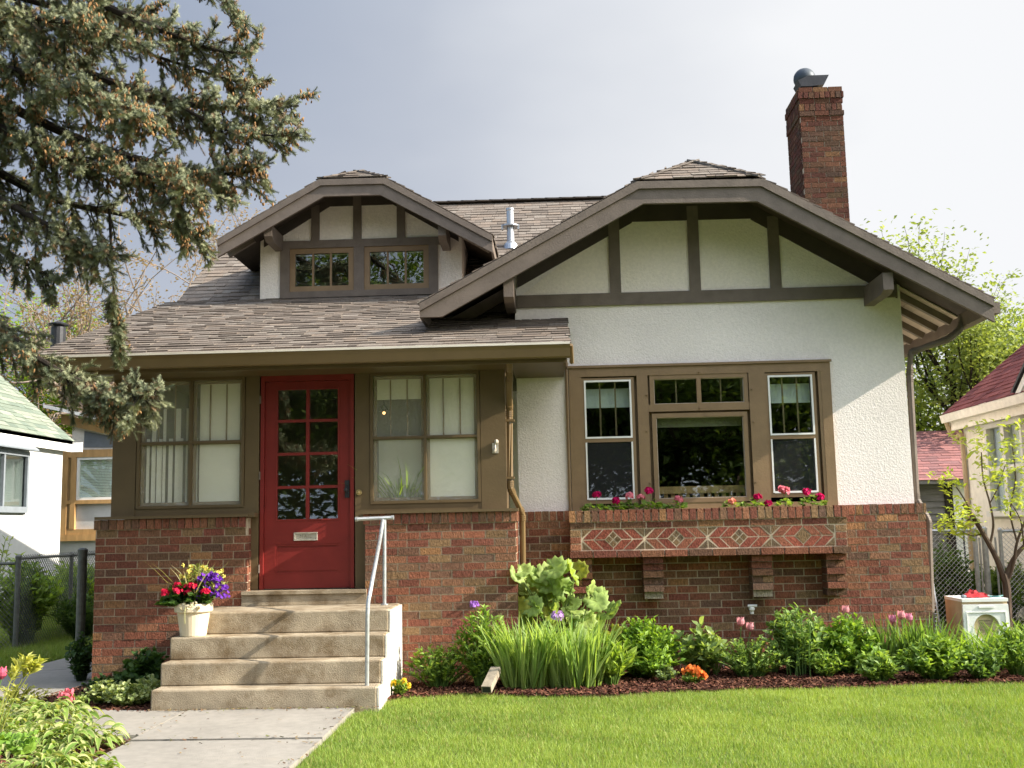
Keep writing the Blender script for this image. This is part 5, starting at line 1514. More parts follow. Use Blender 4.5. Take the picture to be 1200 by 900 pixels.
# ================================================================== NEIGHBOURS
GR = np.array([(.125, .155, .13), (.15, .18, .15), (.105, .135, .115), (.17, .195, .165)])
nb = thing('white_neighbour_house', 'white painted house with a pale green shingle roof beyond the left fence', 'house', (-13, 8, 0))
NX, NE, NR_, NY = -11.0, -10.86, -14.2, 13.3        # wall, eave, ridge, rear corner
zE, sN = 3.55, .87
wa, wb, wc, wd = 9.75, 11.6, 2.02, 3.08
m = MB(); m.box(-17, NX, 2.0, wa, -.1, 3.56); m.box(-17, NX, wb, NY, -.1, 3.56); m.box(-17, NX, wa, wb, -.1, wc); m.box(-17, NX, wa, wb, wd, 3.56); m.box(-17, -11.6, wa, wb, wc, wd)
m.build('wall', M['whitewall'], nb)
zt = zE + sN * (NE - NR_)
m = MB(); m.prism([(NE, 1.8, zE), (NE, NY + .2, zE), (NR_, NY + .2, zt), (NR_, 1.8, zt)], (0, 0, -.08)); m.prism([(2 * NR_ - NE, 1.8, zE), (2 * NR_ - NE, NY + .2, zE), (NR_, NY + .2, zt), (NR_, 1.8, zt)], (0, 0, -.08))
m.prism([(NX, NY - .02, 3.5), (NR_, NY - .02, zt - .3), (2 * NR_ - NX, NY - .02, 3.5)], (0, -.05, 0)); m.prism([(NX, 2.02, 3.5), (NR_, 2.02, zt - .3), (2 * NR_ - NX, 2.02, 3.5)], (0, .05, 0))
rf = m.build('roof', M['whitewall'], nb)
m = MB(); Vv = nrm((-1, 0, sN)); U = np.array([0, 1., 0]); shingles(m, (NE + .02, 0, zE - .005), U, Vv, np.cross(U, Vv), (NE - NR_) * math.hypot(1, sN), lambda v: (6.0, NY + .22), expo=.15, wmin=.2, wmax=.5, pal=GR)
m.build('shingle', M['shingle'], rf)
m = MB(); m.box(NE - .03, NE, 1.8, NY + .18, 3.30, 3.575); m.box(NX, NE - .03, 1.8, NY + .18, 3.36, 3.39); m.box(NE - .03, NE + .22, NY + .16, NY + .2, 3.30, 3.52); m.build('fascia', M['white'], nb)
m = MB()
m.box(NX - .04, NX + .06, wa - .08, wa, wc - .1, wd + .1); m.box(NX - .04, NX + .06, wb, wb + .08, wc - .1, wd + .1); m.box(NX - .04, NX + .06, wa, wb, wd, wd + .1); m.box(NX - .04, NX + .09, wa, wb, wc - .1, wc + .02); m.box(NX - .03, NX + .05, 10.66, 10.72, wc, wd)
m.prism([(NX + .03, wa - .15, wd + .26), (NX + .22, wa - .15, wd + .12), (NX + .22, wb + .15, wd + .12), (NX + .03, wb + .15, wd + .26)], (0, 0, .03))
wn = m.build('window', M['slate'], nb); m = MB(); m.box(NX - .02, NX - .012, wa, wb, wc, wd); m.build('pane', M['glass'], wn)
# timber sunroom
sr = thing('sunroom', 'unpainted timber sunroom with white framed window behind the white neighbour house', 'sunroom', (-10.6, 14.6, 0))
y0 = 14.6
sx0 = -11.68
m = MB()
m.box(sx0, sx0 + .20, y0, y0 + .2, 1.36, 3.72); m.box(sx0 + .2, -9.0, y0 + .01, y0 + .17, 3.26, 3.44); m.box(sx0, -9.0, y0 - .01, y0 + .17, 1.30, 1.45)
m.box(sx0 + .2, -9.0, y0 + .01, y0 + .17, 1.45, 1.57); m.box(sx0 + .2, -9.0, y0 + .005, y0 + .17, 2.16, 2.25); m.box(sx0 + .28, sx0 + .40, y0 + .003, y0 + .17, 1.57, 3.26)
m.prism([(sx0, y0 + .002, 4.07), (-9.0, y0 + .002, 3.40), (-9.0, y0 + .002, 3.64), (sx0, y0 + .002, 4.30)], (0, .14, 0))
m.build('timber_frame', M['timber'], sr)
m = MB(); m.box(sx0 - .1, -9.0, y0 + .07, y0 + .3, -.1, 1.31); m.build('wall', M['whitewall'], sr)
m = MB(); m.box(sx0 + .4, -9.0, y0 + .09, y0 + .14, 1.57, 2.16); m.build('lower_panel', M['whitewall'], sr)
m = MB(); m.frame(sx0 + .41, -10.22, 2.25, 3.26, .06, y0 + .03, y0 + .12); m.frame(-10.22, -9.2, 2.25, 3.26, .06, y0 + .03, y0 + .12); wn = m.build('window', M['white'], sr)
m = MB(); m.box(sx0 + .42, -9.0, y0 + .07, y0 + .078, 2.28, 3.24); m.build('pane', M['glass'], wn)
m = MB()
for k in range(26): m.box(sx0 + .42, -9.0, y0 + .13, y0 + .145, 2.30 + k * .037, 2.325 + k * .037)
m.build('blind', M['shade'], wn)
m = MB(); m.box(sx0 + .2, -9.0, y0 + .18, y0 + .22, 3.44, 4.0); m.build('gable_wall', M['cream'], sr); m = MB(); m.prism([(sx0 + .5, y0 + .17, 3.50), (-9.2, y0 + .17, 3.46), (sx0 + .5, y0 + .17, 3.90)], (0, .02, 0)); m.build('gable_window', M['slate'], sr)
m = MB(); m.prism([(sx0 - .25, y0 - .4, 4.42), (-8.8, y0 - .4, 3.66), (-8.8, y0 + 4, 3.66), (sx0 - .25, y0 + 4, 4.42)], (0, 0, .08)); m.build('roof', M['whitewall'], sr)

RD = np.array([(.115, .040, .042), (.135, .046, .046), (.095, .034, .037), (.15, .054, .053)])
nr = thing('cream_neighbour_house', 'cream plastered house with a dark red shingle roof at the right edge', 'house', (8.5, 4, 0))
m = MB()
wy0, wy1, wz0_, wz1_ = 4.70, 5.95, 1.50, 2.76
m.box(6.5, 11, 2.1, wy0, -.1, 3.05); m.box(6.5, 11, wy1, 6.85, -.1, 3.05); m.box(6.5, 11, wy0, wy1, -.1, wz0_); m.box(6.5, 11, wy0, wy1, wz1_, 3.05); m.box(6.9, 11, wy0, wy1, wz0_, wz1_)
m.build('wall', M['cream'], nr)
m = MB(); sR = .80
m.prism([(6.28, 1.9, 3.08), (6.28, 7.0, 3.08), (8.78, 7.0, 3.08 + 2.5 * sR), (8.78, 1.9, 3.08 + 2.5 * sR)], (0, 0, -.06)); m.prism([(11.28, 1.9, 3.08), (11.28, 7.0, 3.08), (8.78, 7.0, 3.08 + 2.5 * sR), (8.78, 1.9, 3.08 + 2.5 * sR)], (0, 0, -.06))
m.prism([(6.3, 6.84, 3.0), (8.6, 6.84, 4.95), (10.9, 6.84, 3.0)], (0, -.06, 0)); m.prism([(6.42, 2.11, 3.0), (6.42, 2.11, 3.10), (8.78, 2.11, 5.0), (11.14, 2.11, 3.10), (11.14, 2.11, 3.0)], (0, .06, 0))
rf = m.build('roof', M['cream'], nr)
m = MB(); Vv = nrm((1, 0, sR)); U = np.array([0, -1., 0]); shingles(m, (6.25, 0, 3.07), U, Vv, np.cross(U, Vv), 2.5 * math.hypot(1, sR), lambda v: (-7.02, -1.9), expo=.13, wmin=.16, wmax=.34, pal=RD); m.build('shingle', M['shingle'], rf)
m = MB(); m.prism([(6.20, 2.0, 3.05), (6.29, 2.0, 3.05), (6.29, 2.0, 2.93), (6.23, 2.0, 2.93)], (0, 5.02, 0)); m.box(6.30, 6.5, 2.0, 7.0, 2.92, 2.95); m.box(6.32, 6.38, 2.0, 6.98, 2.80, 2.92); m.build('gutter', M['cream'], nr)
m = MB(); m.tube(curve([(6.26, 6.9, 2.93), (6.30, 6.9, 2.80), (6.38, 6.88, 2.66), (6.45, 6.80, 2.55), (6.45, 6.80, .2)]), .036, 8); m.build('downspout', M['tanside'], nr)
m = MB()                                       # little wall gable
m.prism([(6.34, 4.10, 3.06), (6.34, 2.5, 4.2), (6.34, 2.1, 3.85), (6.34, 2.1, 3.06)], (1.8, 0, 0)); wg = m.build('wall_gable', M['siding'], nr)
m = MB(); m.prism([(6.24, 4.27, 3.08), (6.24, 2.5, 4.336), (6.24, 2.5, 4.22), (6.24, 4.11, 3.08)], (.06, 0, 0)); m.prism([(6.26, 4.09, 3.08), (6.26, 2.5, 4.21), (6.26, 2.5, 4.13), (6.26, 3.99, 3.08)], (.06, 0, 0)); m.build('rake_board', M['white'], wg)
m = MB(); m.prism([(6.21, 4.35, 3.10), (6.21, 2.5, 4.41), (6.21, 2.0, 4.08), (6.21, 2.0, 4.02), (6.21, 2.5, 4.35), (6.21, 4.29, 3.10)], (2.2, 0, 0)); m.build('gable_roof', M['blackmetal'], wg)
m = MB()
for a, b in ((wy0, wy0 + .06), (wy1 - .06, wy1), ((wy0 + wy1) / 2 - .06, (wy0 + wy1) / 2 + .06)): m.box(6.46, 6.56, a, b, wz0_, wz1_)
m.box(6.44, 6.56, wy0 - .05, wy1 + .05, wz1_ - .03, wz1_ + .08); m.box(6.42, 6.56, wy0 - .05, wy1 + .05, wz0_ - .06, wz0_ + .02); m.box(6.475, 6.56, wy0 + .06, wy1 - .06, 2.10, 2.17)
wn = m.build('window', M['white'], nr); m = MB(); m.box(6.52, 6.525, wy0, wy1, wz0_, wz1_); m.build('pane', M['glass'], wn)
m = MB(); m.box(6.6, 6.605, wy0, wy1, wz0_, wz1_); m.build('curtain', M['shade'], wn)

ga = thing('garage', 'weathered grey garage with a faded red roof behind the right hand fence', 'garage', (9, 14.2, 0))
m = MB(); m.box(5.8, 8.75, 14, 14.2, -.1, 2.25)
for k in range(15): m.prism([(5.8, 14.0, .05 + k * .145), (5.8, 13.97, .05 + k * .145), (5.8, 14.0, .19 + k * .145)], (2.9, 0, 0))
m.build('siding', M['siding'], ga)
m = MB(); m.box(8.75, 12, 14, 14.2, -.1, 2.25); m.build('wall', M['cream'], ga); m = MB(); m.box(5.8, 12, 18, 18.2, -.1, 2.25); m.build('rear_wall', M['cream'], ga)
m = MB(); m.box(8.68, 8.86, 13.95, 14.0, -.1, 2.25); m.build('corner_post', M['darkbark'], ga)
m = MB(); m.prism([(5.6, 13.6, 2.24), (12.2, 13.6, 2.24), (12.2, 16, 3.50), (5.6, 16, 3.50)], (0, 0, -.08)); m.prism([(5.6, 18.4, 2.24), (12.2, 18.4, 2.24), (12.2, 16, 3.50), (5.6, 16, 3.50)], (0, 0, -.08)); rf = m.build('roof', M['siding'], ga)
m = MB(); Vv = nrm((0, 2.4, 1.26)); U = np.array([1., 0, 0]); shingles(m, (0, 13.57, 2.235), U, Vv, np.cross(U, Vv), math.hypot(2.4, 1.26), lambda v: (5.6, 12.2), expo=.14, wmin=.2, wmax=.4, pal=RD * 1.25 + .05); m.build('shingle', M['shingle'], rf)
pk = thing('picket_railing', 'small black picket railing in front of the white garage wall', 'railing', (9.2, 13.5, 0))
for k in range(9):
    m = MB(); m.box(8.85 + k * .10, 8.88 + k * .10, 13.5, 13.53, .2, 1.5); m.build('picket', M['blackmetal'], pk)
m = MB(); m.box(8.8, 9.75, 13.49, 13.54, 1.46, 1.51); m.box(8.8, 9.75, 13.49, 13.54, .3, .35); m.build('rail', M['blackmetal'], pk)

# ================================================================== TREES
def grow(tr, p, d, L_, r, lvl, tips, nb, spreadk, upk, seg, rmin=.004):
    r = max(r, rmin); n = 5; pts = [p]; dd = d
    for k in range(n):
        dd = nrm(dd + R.normal(0, .13, 3) + np.array([0, 0, upk]))
        pts.append(pts[-1] + dd * L_ / n)
    pts = np.array(pts)
    tr.tube(pts, np.linspace(r, max(r * .45, rmin * .8), n + 1), seg if lvl > 1 else max(3, seg - 2), cap=False)
    if lvl == 0:
        tips.append(pts); return
    for k in range(nb[0]):
        f = R.uniform(.35, 1.0) if k else 1.0
        i = min(n - 1, int(f * n)); q = pts[i] + (pts[i + 1] - pts[i]) * (f * n - i)
        nd = nrm(dd + R.normal(0, spreadk, 3))
        grow(tr, q, nd, L_ * R.uniform(.5, .75), r * (1 - .5 * f) * .62, lvl - 1, tips, nb[1:], spreadk, upk, seg, rmin)
def tree(name, label, base, h, r, nb, nleaf, ls, c0, c1, spreadk=.75, upk=.05, cluster=.30, lean=(0, 0), group=None, bark='bark', trunkf=.42, rmin=.004, lmat='leaf'):
    base = np.array(base, float)
    t = thing(name, label, 'tree', tuple(base), group)
    tr = MB(); tips = []
    top = base + np.array([lean[0], lean[1], h * trunkf])
    pts = curve([base - (0, 0, .2), base + (top - base) * .35 + R.normal(0, .05, 3), base + (top - base) * .7 + R.normal(0, .08, 3), top])
    tr.tube(pts, np.linspace(r * 1.1, r * .72, len(pts)), 9)
    for k in range(nb[0]):
        a = 2 * PI * k / nb[0] + R.uniform(-.4, .4); f = R.uniform(.55, 1)
        d = nrm([math.cos(a) * spreadk, math.sin(a) * spreadk, R.uniform(.5, 1.2)])
        q = pts[int(f * (len(pts) - 1))]
        grow(tr, q, d, h * .30 * R.uniform(.8, 1.2), r * .5, len(nb) - 2, tips, nb[1:], spreadk, upk, 6, rmin)
    tr.build('trunk', M[bark], t)
    if nleaf:
        T = np.concatenate(tips)
        P = T[R.integers(0, len(T), nleaf)] + R.normal(0, cluster, (nleaf, 3)) * np.array([1, 1, .7])
        th = R.uniform(0, 2 * PI, nleaf); s = R.uniform(.6, 1.3, nleaf) * ls
        m = MB(); m.inst(LEAF, LEAF_F, P, np.c_[np.cos(th), np.sin(th), R.normal(-.2, .5, nleaf)], np.c_[R.normal(0, .6, (nleaf, 2)), np.ones(nleaf)], np.c_[s * .62, s, s], mixc(c0, c1, nleaf))
        m.build('crown', M[lmat], t)
    return t
YG0, YG1 = (.13, .19, .025), (.30, .35, .06)
tree('garden_tree', 'tall tree with rounded fresh yellow green crown showing above the right eave', (10.2, 16.5, 0), 7.5, .15, (8, 5, 4, 3), 12500, .13, (.14, .19, .045), (.28, .33, .10), spreadk=.40, upk=.10, cluster=.26, bark='darkbark', trunkf=.55)
tree('garden_tree', 'green leafy tree cut by the right photo edge behind the cream house', (13.1, 18.5, 0), 7.8, .18, (8, 5, 4, 3), 12500, .13, (.12, .18, .045), (.25, .31, .09), spreadk=.75, upk=.08, cluster=.34, bark='darkbark')
tree('thin_tree', 'thin half bare tree with scattered young leaves over the garage roof', (11.6, 22, 0), 9, .16, (7, 5, 4, 3), 9000, .13, YG0, YG1, spreadk=.8, cluster=.3, bark='darkbark', trunkf=.3)
tree('thin_tree', 'low leaning bough tree with bright leaves right above the garage roof', (9.6, 19.5, 0), 7.2, .14, (7, 5, 4, 3), 12000, .13, (.16, .22, .03), (.33, .38, .07), spreadk=.95, cluster=.34, bark='darkbark', trunkf=.32, lean=(-1.2, 0))
BUD0, BUD1 = (.17, .12, .085), (.27, .19, .12)
tree('bare_tree', 'leafless spreading tree with tiny brown buds behind the porch roof', (-11.6, 20, 0), 14.5, .24, (9, 6, 5, 4), 11000, .10, BUD0, BUD1, spreadk=.85, upk=.04, cluster=.16, bark='twig', trunkf=.28, rmin=.014)
tree('bare_tree', 'brown budding tree just left of the dormer roof', (-9.2, 22, 0), 14.0, .20, (8, 6, 5, 4), 16000, .10, BUD0, BUD1, spreadk=.62, upk=.10, cluster=.2, bark='twig', trunkf=.33, rmin=.014)
tree('bare_tree', 'smaller bare grey tree behind the sunroom', (-15.0, 25, 0), 14, .20, (8, 6, 5, 3), 7000, .10, BUD0, BUD1, spreadk=.9, cluster=.2, bark='twig', trunkf=.25, rmin=.014)
tree('green_tree', 'bright green leafy tree above the white neighbour house', (-16.9, 22, 0), 10.6, .2, (8, 5, 4, 3), 26000, .15, (.12, .21, .02), (.26, .36, .03), spreadk=.8, cluster=.36, trunkf=.4)
for (x, y, h, lab) in ((-11, -27, 20, 'big dark street tree across the road mirrored in the left porch window'), (-3, -30, 22, 'big dark street tree across the road mirrored in the front door glass'),
                       (4.5, -28, 20, 'big dark street tree across the road mirrored in the big front pane'), (12, -31, 21, 'big dark street tree across the road mirrored in the right sash'), (-19, -32, 20, 'farthest dark street tree across the road')):
    tree('street_tree', lab, (x, y, 0), h, .35, (9, 5, 4, 3), 34000, .24, (.06, .105, .02), (.16, .23, .04), spreadk=.9, cluster=.8, trunkf=.2)
src_tree = bpy.data.objects['street_tree']
for (x, y, a, lab) in ((-7.5, -36, 1.1, 'second row street tree mirrored between the left porch window and the door'), (1.0, -36, 2.3, 'second row street tree mirrored beside the front door glass'), (8.5, -37, 3.6, 'second row street tree mirrored at the edge of the picture window'), (-15, -38, 4.8, 'second row street tree mirrored in the dormer panes'), (16, -38, 5.5, 'second row street tree mirrored low in the right sash')):
    r_ = src_tree.copy(); COL.objects.link(r_); r_.location = (x, y, 0); r_.rotation_euler = (0, 0, a); r_['label'] = lab
    for ch in list(src_tree.children):
        c_ = ch.copy(); COL.objects.link(c_); c_.parent = r_
m = MB()
n = 26000; P = np.c_[R.uniform(-40, 40, n), -25 + R.normal(0, .9, n), R.uniform(0, 4.2, n)]
th = R.uniform(0, 2 * PI, n); s = R.uniform(.25, .5, n)
m.inst(LEAF, LEAF_F, P, np.c_[np.cos(th), np.sin(th), R.normal(0, .5, n)], np.c_[R.normal(0, .6, (n, 2)), np.ones(n)], np.c_[s * .6, s, s], mixc((.02, .045, .01), (.06, .10, .02), n))
tag(m.build('hedge', M['leaf']), 'long dark hedge along the far side of the street', 'hedge', kind='stuff')
# shrubs behind the fences
plant('fence_shrub', 'dark broad shrub growing behind the left chain link fence', 'shrub', (-7.15, 4.05, 0), .45, .5, 1.15, 90, 20, .12, .05, (.11, .19, .03), (.27, .37, .07), dome=.4)
plant('fence_shrub', 'bright tall grass like shrub in the sun under the white neighbour wall', 'shrub', (-7.25, 5.8, 0), .40, .9, 1.0, 120, 22, .14, .03, (.14, .24, .03), (.32, .42, .07), dome=.3)
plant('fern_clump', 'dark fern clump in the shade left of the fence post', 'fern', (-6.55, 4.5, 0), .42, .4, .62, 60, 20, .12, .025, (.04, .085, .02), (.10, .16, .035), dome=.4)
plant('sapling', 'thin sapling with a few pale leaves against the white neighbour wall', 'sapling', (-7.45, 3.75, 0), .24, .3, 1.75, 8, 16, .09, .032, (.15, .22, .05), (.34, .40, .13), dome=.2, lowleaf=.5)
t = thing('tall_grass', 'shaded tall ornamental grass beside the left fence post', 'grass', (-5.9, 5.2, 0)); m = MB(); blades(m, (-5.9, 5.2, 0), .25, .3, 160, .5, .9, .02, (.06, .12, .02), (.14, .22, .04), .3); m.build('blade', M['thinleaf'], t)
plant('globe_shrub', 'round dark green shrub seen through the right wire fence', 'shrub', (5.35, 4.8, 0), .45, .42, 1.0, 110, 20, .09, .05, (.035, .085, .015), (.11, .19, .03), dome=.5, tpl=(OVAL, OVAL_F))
plant('wall_shrub', 'loose green shrub under the cream house window', 'shrub', (6.15, 4.9, 0), .35, .7, .85, 80, 18, .09, .04, (.05, .10, .02), (.16, .24, .04), dome=.4)
plant('edge_shrub', 'leafy dark shrub behind the young tree at the right edge', 'shrub', (6.0, 2.9, 0), .5, .4, .85, 90, 18, .09, .045, (.04, .09, .02), (.13, .20, .035), dome=.4)
# young tree at the right edge
t = thing('young_tree', 'young crooked tree with clusters of bright yellow green leaves at the right', 'tree', (5.34, 2.25, 0))
m = MB(); Yt = 2.25
P_ = lambda u, v, dy=0: at(u, v, Yt + dy)
limbs = [([(1183, 770), (1182, 735), (1180, 690), (1176, 672)], .052, .040, 0), ([(1177, 680), (1168, 655), (1152, 625), (1140, 606), (1128, 590)], .036, .02, 0), ([(1178, 678), (1188, 655), (1200, 640), (1222, 620)], .034, .018, 0),
         ([(1180, 685), (1188, 660), (1192, 635), (1205, 600), (1215, 560)], .022, .010, -.15), ([(1160, 640), (1164, 615), (1160, 590), (1152, 560), (1150, 530)], .016, .007, .1), ([(1140, 606), (1130, 585), (1118, 568), (1105, 560)], .010, .005, -.2),
         ([(1140, 606), (1128, 612), (1108, 612)], .009, .004, -.3), ([(1192, 636), (1184, 600), (1190, 560), (1186, 520)], .012, .005, .2), ([(1152, 625), (1140, 628), (1126, 622)], .008, .004, .2), ([(1200, 640), (1196, 610), (1185, 590)], .01, .005, -.3), ([(1160, 590), (1170, 570), (1178, 545)], .008, .004, -.2)]
ends = []
for pl, r0, r1, dy in limbs:
    pts = curve([P_(u, v, dy * k / max(1, len(pl) - 1)) for k, (u, v) in enumerate(pl)]); m.tube(pts, np.linspace(r0, r1, len(pts)), 8)
    if r1 < .021: ends += [pts[-1], pts[int(len(pts) * .7)]]
m.build('trunk', M['bark'], t)
ends += [P_(u, v, R.uniform(-.4, .4)) for u, v in ((1125, 515), (1148, 500), (1185, 500), (1120, 608), (1108, 615), (1140, 600), (1195, 570), (1155, 545), (1175, 530), (1140, 612), (1198, 545), (1168, 560), (1205, 520), (1128, 600), (1150, 520), (1185, 585))]
m = MB(); E_ = np.array(ends); n = 900
P = E_[R.integers(0, len(E_), n)] + R.normal(0, .065, (n, 3)); th = R.uniform(0, 2 * PI, n); s = R.uniform(.06, .115, n)
m.inst(LEAF, LEAF_F, P, np.c_[np.cos(th), np.sin(th), R.normal(.1, .5, n)], np.c_[R.normal(0, .5, (n, 2)), np.ones(n)], np.c_[s * .38, s, s], mixc((.24, .32, .03), (.42, .48, .09), n)); m.build('crown', M['leaf'], t)

pl_ = MB()
for z in (4.9, 5.5): pl_.tube(curve([(4, 19, z + .5), (9, 19, z), (14, 19, z - .05), (22, 19, z + .4)]), .011, 5)
tag(pl_.build('power_line', M['blackmetal']), 'thin dark overhead wires crossing in front of the trees at the right', 'power line')
# ---- spruce
def shoot_tpl(n=40):
    V, F = [], []
    for k in range(n):
        z = (k + R.random()) / n; a = k * 2.4 + R.uniform(-.3, .3)
        o = np.array([math.cos(a), 0, math.sin(a)]); b = np.array([0, z, 0])
        tip = b + o * R.uniform(.24, .32) + np.array([0, .15, 0]); sd = np.cross(o, [0, 1, 0]) * .045
        V += [b - sd, b + sd, tip]; F.append((3 * k, 3 * k + 1, 3 * k + 2))
    k = len(V); V += [(-.03, -.05, 0), (.03, -.05, 0), (0, 1.02, 0)]; F.append((k, k + 1, k + 2))
    return np.array(V), [np.array(F)]
SHOOTS = [shoot_tpl() for _ in range(3)]
sp_ = thing('spruce', 'old blue green spruce with rusty cones hanging in from the upper left', 'tree', (-5.6, -2.2, 0))
wood = MB(); SP, SD, SN, CP = [], [], [], []
trunk = [(-5.65, -2.2, -.2), (-5.6, -2.2, 2.5), (-5.66, -2.2, 5), (-5.62, -2.2, 8.0), (-5.6, -2.2, 11)]
wood.tube(curve(trunk), np.linspace(.24, .10, len(curve(trunk))), 12)
def bough(pl, y0, y1, r0, dens=17, cones=.0, L0=.55, droop=.35, start=.12, hang=.25):
    pts = curve([at(u, v, y0 + (y1 - y0) * k / (len(pl) - 1)) for k, (u, v) in enumerate(pl)], 8)
    wood.tube(pts, np.linspace(r0, .006, len(pts)), 7)
    nb_ = int(np.linalg.norm(np.diff(pts, axis=0), axis=1).sum() / .022); t0 = R.uniform(.25, .99, nb_) * (len(pts) - 1); i0 = t0.astype(int)
    SP.append(pts[i0] + (pts[i0 + 1] - pts[i0]) * (t0 - i0)[:, None] + R.normal(0, .018, (nb_, 3))); SD.append((pts[i0 + 1] - pts[i0]) * 8 + R.normal(0, .6, (nb_, 3)) + np.array([0, 0, .25]))
    seg = np.linalg.norm(np.diff(pts, axis=0), axis=1); cum = np.r_[0, np.cumsum(seg)]; tot = cum[-1]
    for k in range(int(tot * dens * 1.18)):
        f = start + (1 - start) * R.random() ** .75; s = f * tot; i = min(len(seg) - 1, np.searchsorted(cum, s) - 1 if s > 0 else 0)
        p = pts[i] + (pts[i + 1] - pts[i]) * ((s - cum[i]) / seg[i]); d = nrm(pts[i + 1] - pts[i])
        side = nrm(np.cross(d, [0, 0, 1])) * R.choice([-1, 1])
        bd = nrm(d * R.uniform(.45, 1.0) + side * R.uniform(.3, 1.0) + np.array([0, 0, R.normal(.08, .20 + .22 * f)]))
        if R.random() < hang: bd = nrm(bd * .5 + np.array([0, 0, -1.0]))
        L_ = L0 * (1.12 - .75 * f) * R.uniform(.5, 1.15) + .06
        n = 5; q = [p]; dd = bd
        for j in range(n):
            dd = nrm(dd + np.array([0, 0, -droop * .28 * (1 if j < 3 else -1.2)]) + R.normal(0, .09, 3)); q.append(q[-1] + dd * L_ / n)
        q = np.array(q); wood.tube(q, np.linspace(.007, .003, n + 1), 4, cap=False)
        m_ = max(6, int(L_ / .0115)); t_ = R.uniform(.12, 1, m_)
        ii = np.minimum((t_ * n).astype(int), n - 1); pp_ = q[ii] + (q[ii + 1] - q[ii]) * (t_ * n - ii)[:, None]
        dv = q[ii + 1] - q[ii]; dv /= np.linalg.norm(dv, axis=1)[:, None]
        SP.append(pp_); SD.append(dv * .9 + R.normal(0, .48, (m_, 3)) + np.array([0, 0, -.05])); 
        SP.append(q[-1:]); SD.append(dd[None])
        if R.random() < cones:
            for cc_ in range(R.integers(1, 3)):
                kx = R.integers(7, 16); CP.append(pp_[R.integers(0, m_)] + R.normal(0, .030, (kx, 3)))
bough([(-170, -150), (0, -60), (110, 0), (200, 40), (250, 58), (296, 64)], -2.2, -2.5, .05, cones=.55)
bough([(-170, -20), (0, 40), (120, 92), (220, 122), (280, 126), (350, 124)], -2.2, -2.6, .05, cones=.6, dens=20)
bough([(200, 118), (260, 150), (300, 157), (338, 160)], -2.55, -2.8, .014, cones=.5, L0=.32, dens=20)
bough([(150, 55), (220, 78), (262, 91), (298, 98)], -2.3, -2.0, .014, cones=.6, L0=.34, dens=20)
bough([(-170, 40), (0, 120), (110, 170), (200, 195), (260, 204), (304, 200)], -2.2, -2.8, .05, cones=.65, dens=20)
bough([(-170, 60), (0, 150), (80, 185), (150, 200), (205, 214), (244, 230)], -2.2, -3.1, .045, cones=.6, dens=20)
bough([(-170, 90), (-20, 190), (60, 232), (140, 250), (200, 262), (240, 280)], -2.2, -1.7, .045, cones=.2, hang=.5, dens=18)
bough([(-170, 120), (-40, 210), (30, 250), (90, 280), (130, 300)], -2.2, -2.9, .04, cones=.1, hang=.6, dens=20)
bough([(-170, 0), (-20, 70), (50, 90), (110, 110), (170, 135)], -2.2, -3.3, .045, cones=.65, dens=22)
bough([(-170, -60), (-30, 0), (40, 20), (90, 28), (150, 45)], -2.2, -3.2, .045, cones=.45, dens=22)
bough([(-170, -90), (-20, -20), (70, 10), (130, 22), (175, 20)], -2.2, -1.6, .045, cones=.3, dens=20)
bough([(-170, -240), (60, -130), (170, -70), (240, -20), (270, 8), (282, 24)], -2.2, -2.4, .05, cones=.5, L0=.34)
bough([(128, 245), (131, 300), (134, 350), (139, 392), (140, 412)], -2.35, -2.35, .012, cones=.05, hang=.9, L0=.16, dens=34, start=.55)
bough([(205, 225), (214, 250), (218, 268), (214, 285)], -2.6, -2.6, .01, cones=.2, hang=.8, L0=.2, dens=24)
bough([(-170, 250), (-60, 330), (0, 385), (45, 420), (100, 450), (140, 464), (182, 462)], -2.2, -2.9, .04, cones=.28, dens=24, L0=.38, hang=.3)
bough([(60, 430), (110, 462), (140, 480), (156, 492)], -2.6, -2.9, .012, cones=.2, dens=24, L0=.24, hang=.4)
bough([(-170, 180), (-60, 250), (0, 290), (40, 315), (65, 330)], -2.2, -2.6, .035, cones=.05, hang=.6, dens=16, L0=.4)
for k in range(9):     # the far side and top of the tree
    a = R.uniform(PI * .55, PI * 1.45); z = R.uniform(2.2, 8.5); L_ = 2.3 * (1 - z / 13)
    pts = [np.array([-5.62, -2.2, z]), np.array([-5.62 + math.cos(a) * L_ * .6, -2.2 + math.sin(a) * L_ * .6, z - .25]), np.array([-5.62 + math.cos(a) * L_, -2.2 + math.sin(a) * L_, z - .3])]
    wood.tube(curve(pts), np.linspace(.04, .008, 13), 6)
    cc = curve(pts); idx = R.integers(2, 13, 120); SP.append(cc[idx] + R.normal(0, .16, (120, 3))); SD.append(R.normal(0, .6, (120, 3)) + np.array([math.cos(a), math.sin(a), -.2]))
wood.build('trunk', M['darkbark'], sp_)
SP, SD = np.concatenate(SP), np.concatenate(SD); n = len(SP)
cl = .5 + .5 * np.sin(SP[:, 0] * 5 + np.sin(SP[:, 2] * 4)) * np.sin(SP[:, 2] * 6 + SP[:, 1] * 3)
t_ = np.clip(.45 * cl + R.normal(.3, .22, n), 0, 1)[:, None]
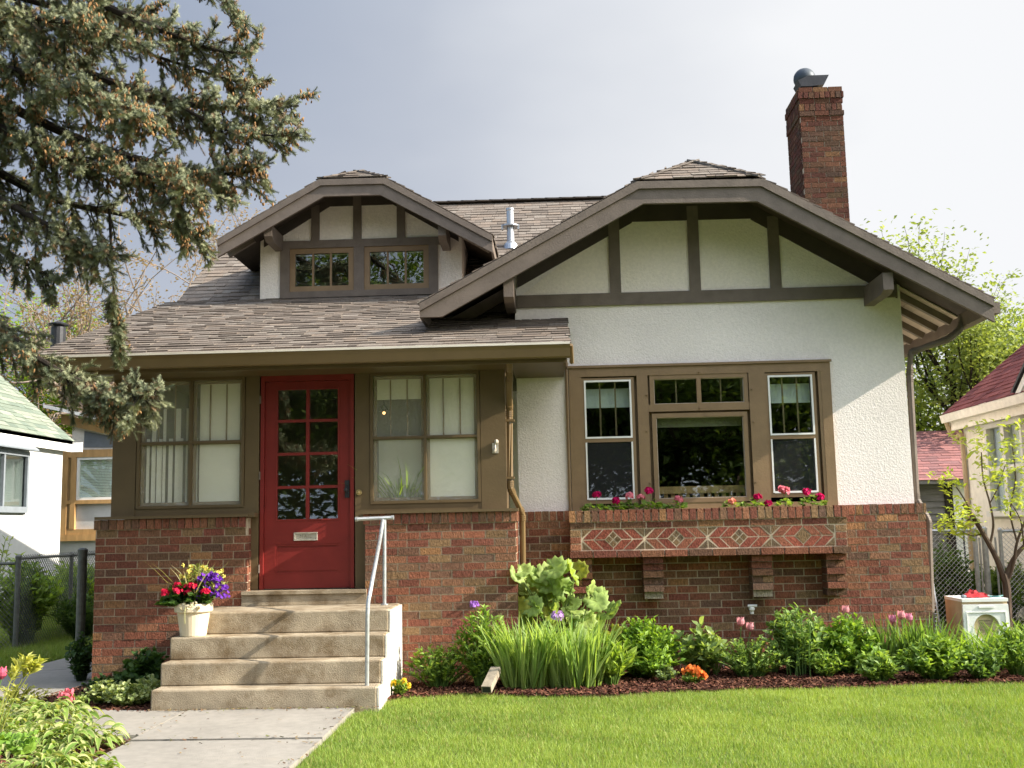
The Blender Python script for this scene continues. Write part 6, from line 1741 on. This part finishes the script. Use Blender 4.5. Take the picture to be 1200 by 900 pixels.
C = np.array([.085, .108, .062]) * (1 - t_) + np.array([.29, .30, .175]) * t_
br = R.random(n) < .12; C[br] = np.array([.17, .12, .065])
m = MB(); which = R.integers(0, 3, n); S = R.uniform(.048, .078, n)
for k in range(3):
    i = which == k
    m.inst(SHOOTS[k][0], SHOOTS[k][1], SP[i], SD[i], R.normal(0, 1, (i.sum(), 3)), S[i], C[i])
m.build('foliage', M['needle'], sp_)
CP = np.concatenate(CP); n = len(CP)
bb = MB(); bb.ball((0, 0, 0), (.42, 1, .42), 6, 4); cv = np.concatenate(bb.v); cf = [np.concatenate(bb.f[4])]
m = MB(); m.inst(cv, cf, CP + (0, 0, -.015), np.c_[R.normal(0, .35, (n, 2)), -np.ones(n)], R.normal(0, 1, (n, 3)), R.uniform(.013, .021, n), mixc((.13, .072, .034), (.24, .14, .060), n)); m.build('cone', M['mulch'], sp_)
# lit bulb and plant inside the porch
lb = thing('hanging_lamp', 'small lit pendant lamp glowing behind the right porch window', 'lamp', tuple(at(450, 484, .45)))
p = at(450, 484, .9); m = MB(); m.tube([p + (0, 0, .05), (p[0], p[1], 3.04)], .006, 6); m.lathe(p, [(.05, .02), (.03, .07), (.012, .08)], 12); m.build('cord', M['blackmetal'], lb)
em = bpy.data.materials.new('bulb_glow'); em.use_nodes = True; eb = em.node_tree.nodes['Principled BSDF']; eb.inputs['Emission Color'].default_value = (1, .62, .25, 1); eb.inputs['Emission Strength'].default_value = 1.3; eb.inputs['Base Color'].default_value = (.3, .2, .08, 1)
m = MB(); m.ball(p, .017, 10, 8); m.build('bulb', em, lb)
hp = at(472, 600, .26); t = thing('houseplant', 'arching houseplant standing behind the glass of the right porch window', 'houseplant', (hp[0], .26, 1.45))
m = MB(); blades(m, (hp[0], .32, 1.55), .10, .02, 70, .35, .68, .02, (.12, .22, .03), (.26, .38, .08), .4, bend=.8); m.build('foliage', M['thinleaf'], t)
m = MB(); m.lathe((hp[0], .33, 1.40), [(0, 0), (.09, 0), (.12, .2), (.1, .2), (0, .18)], 14); m.build('pot', M['potm'], t)
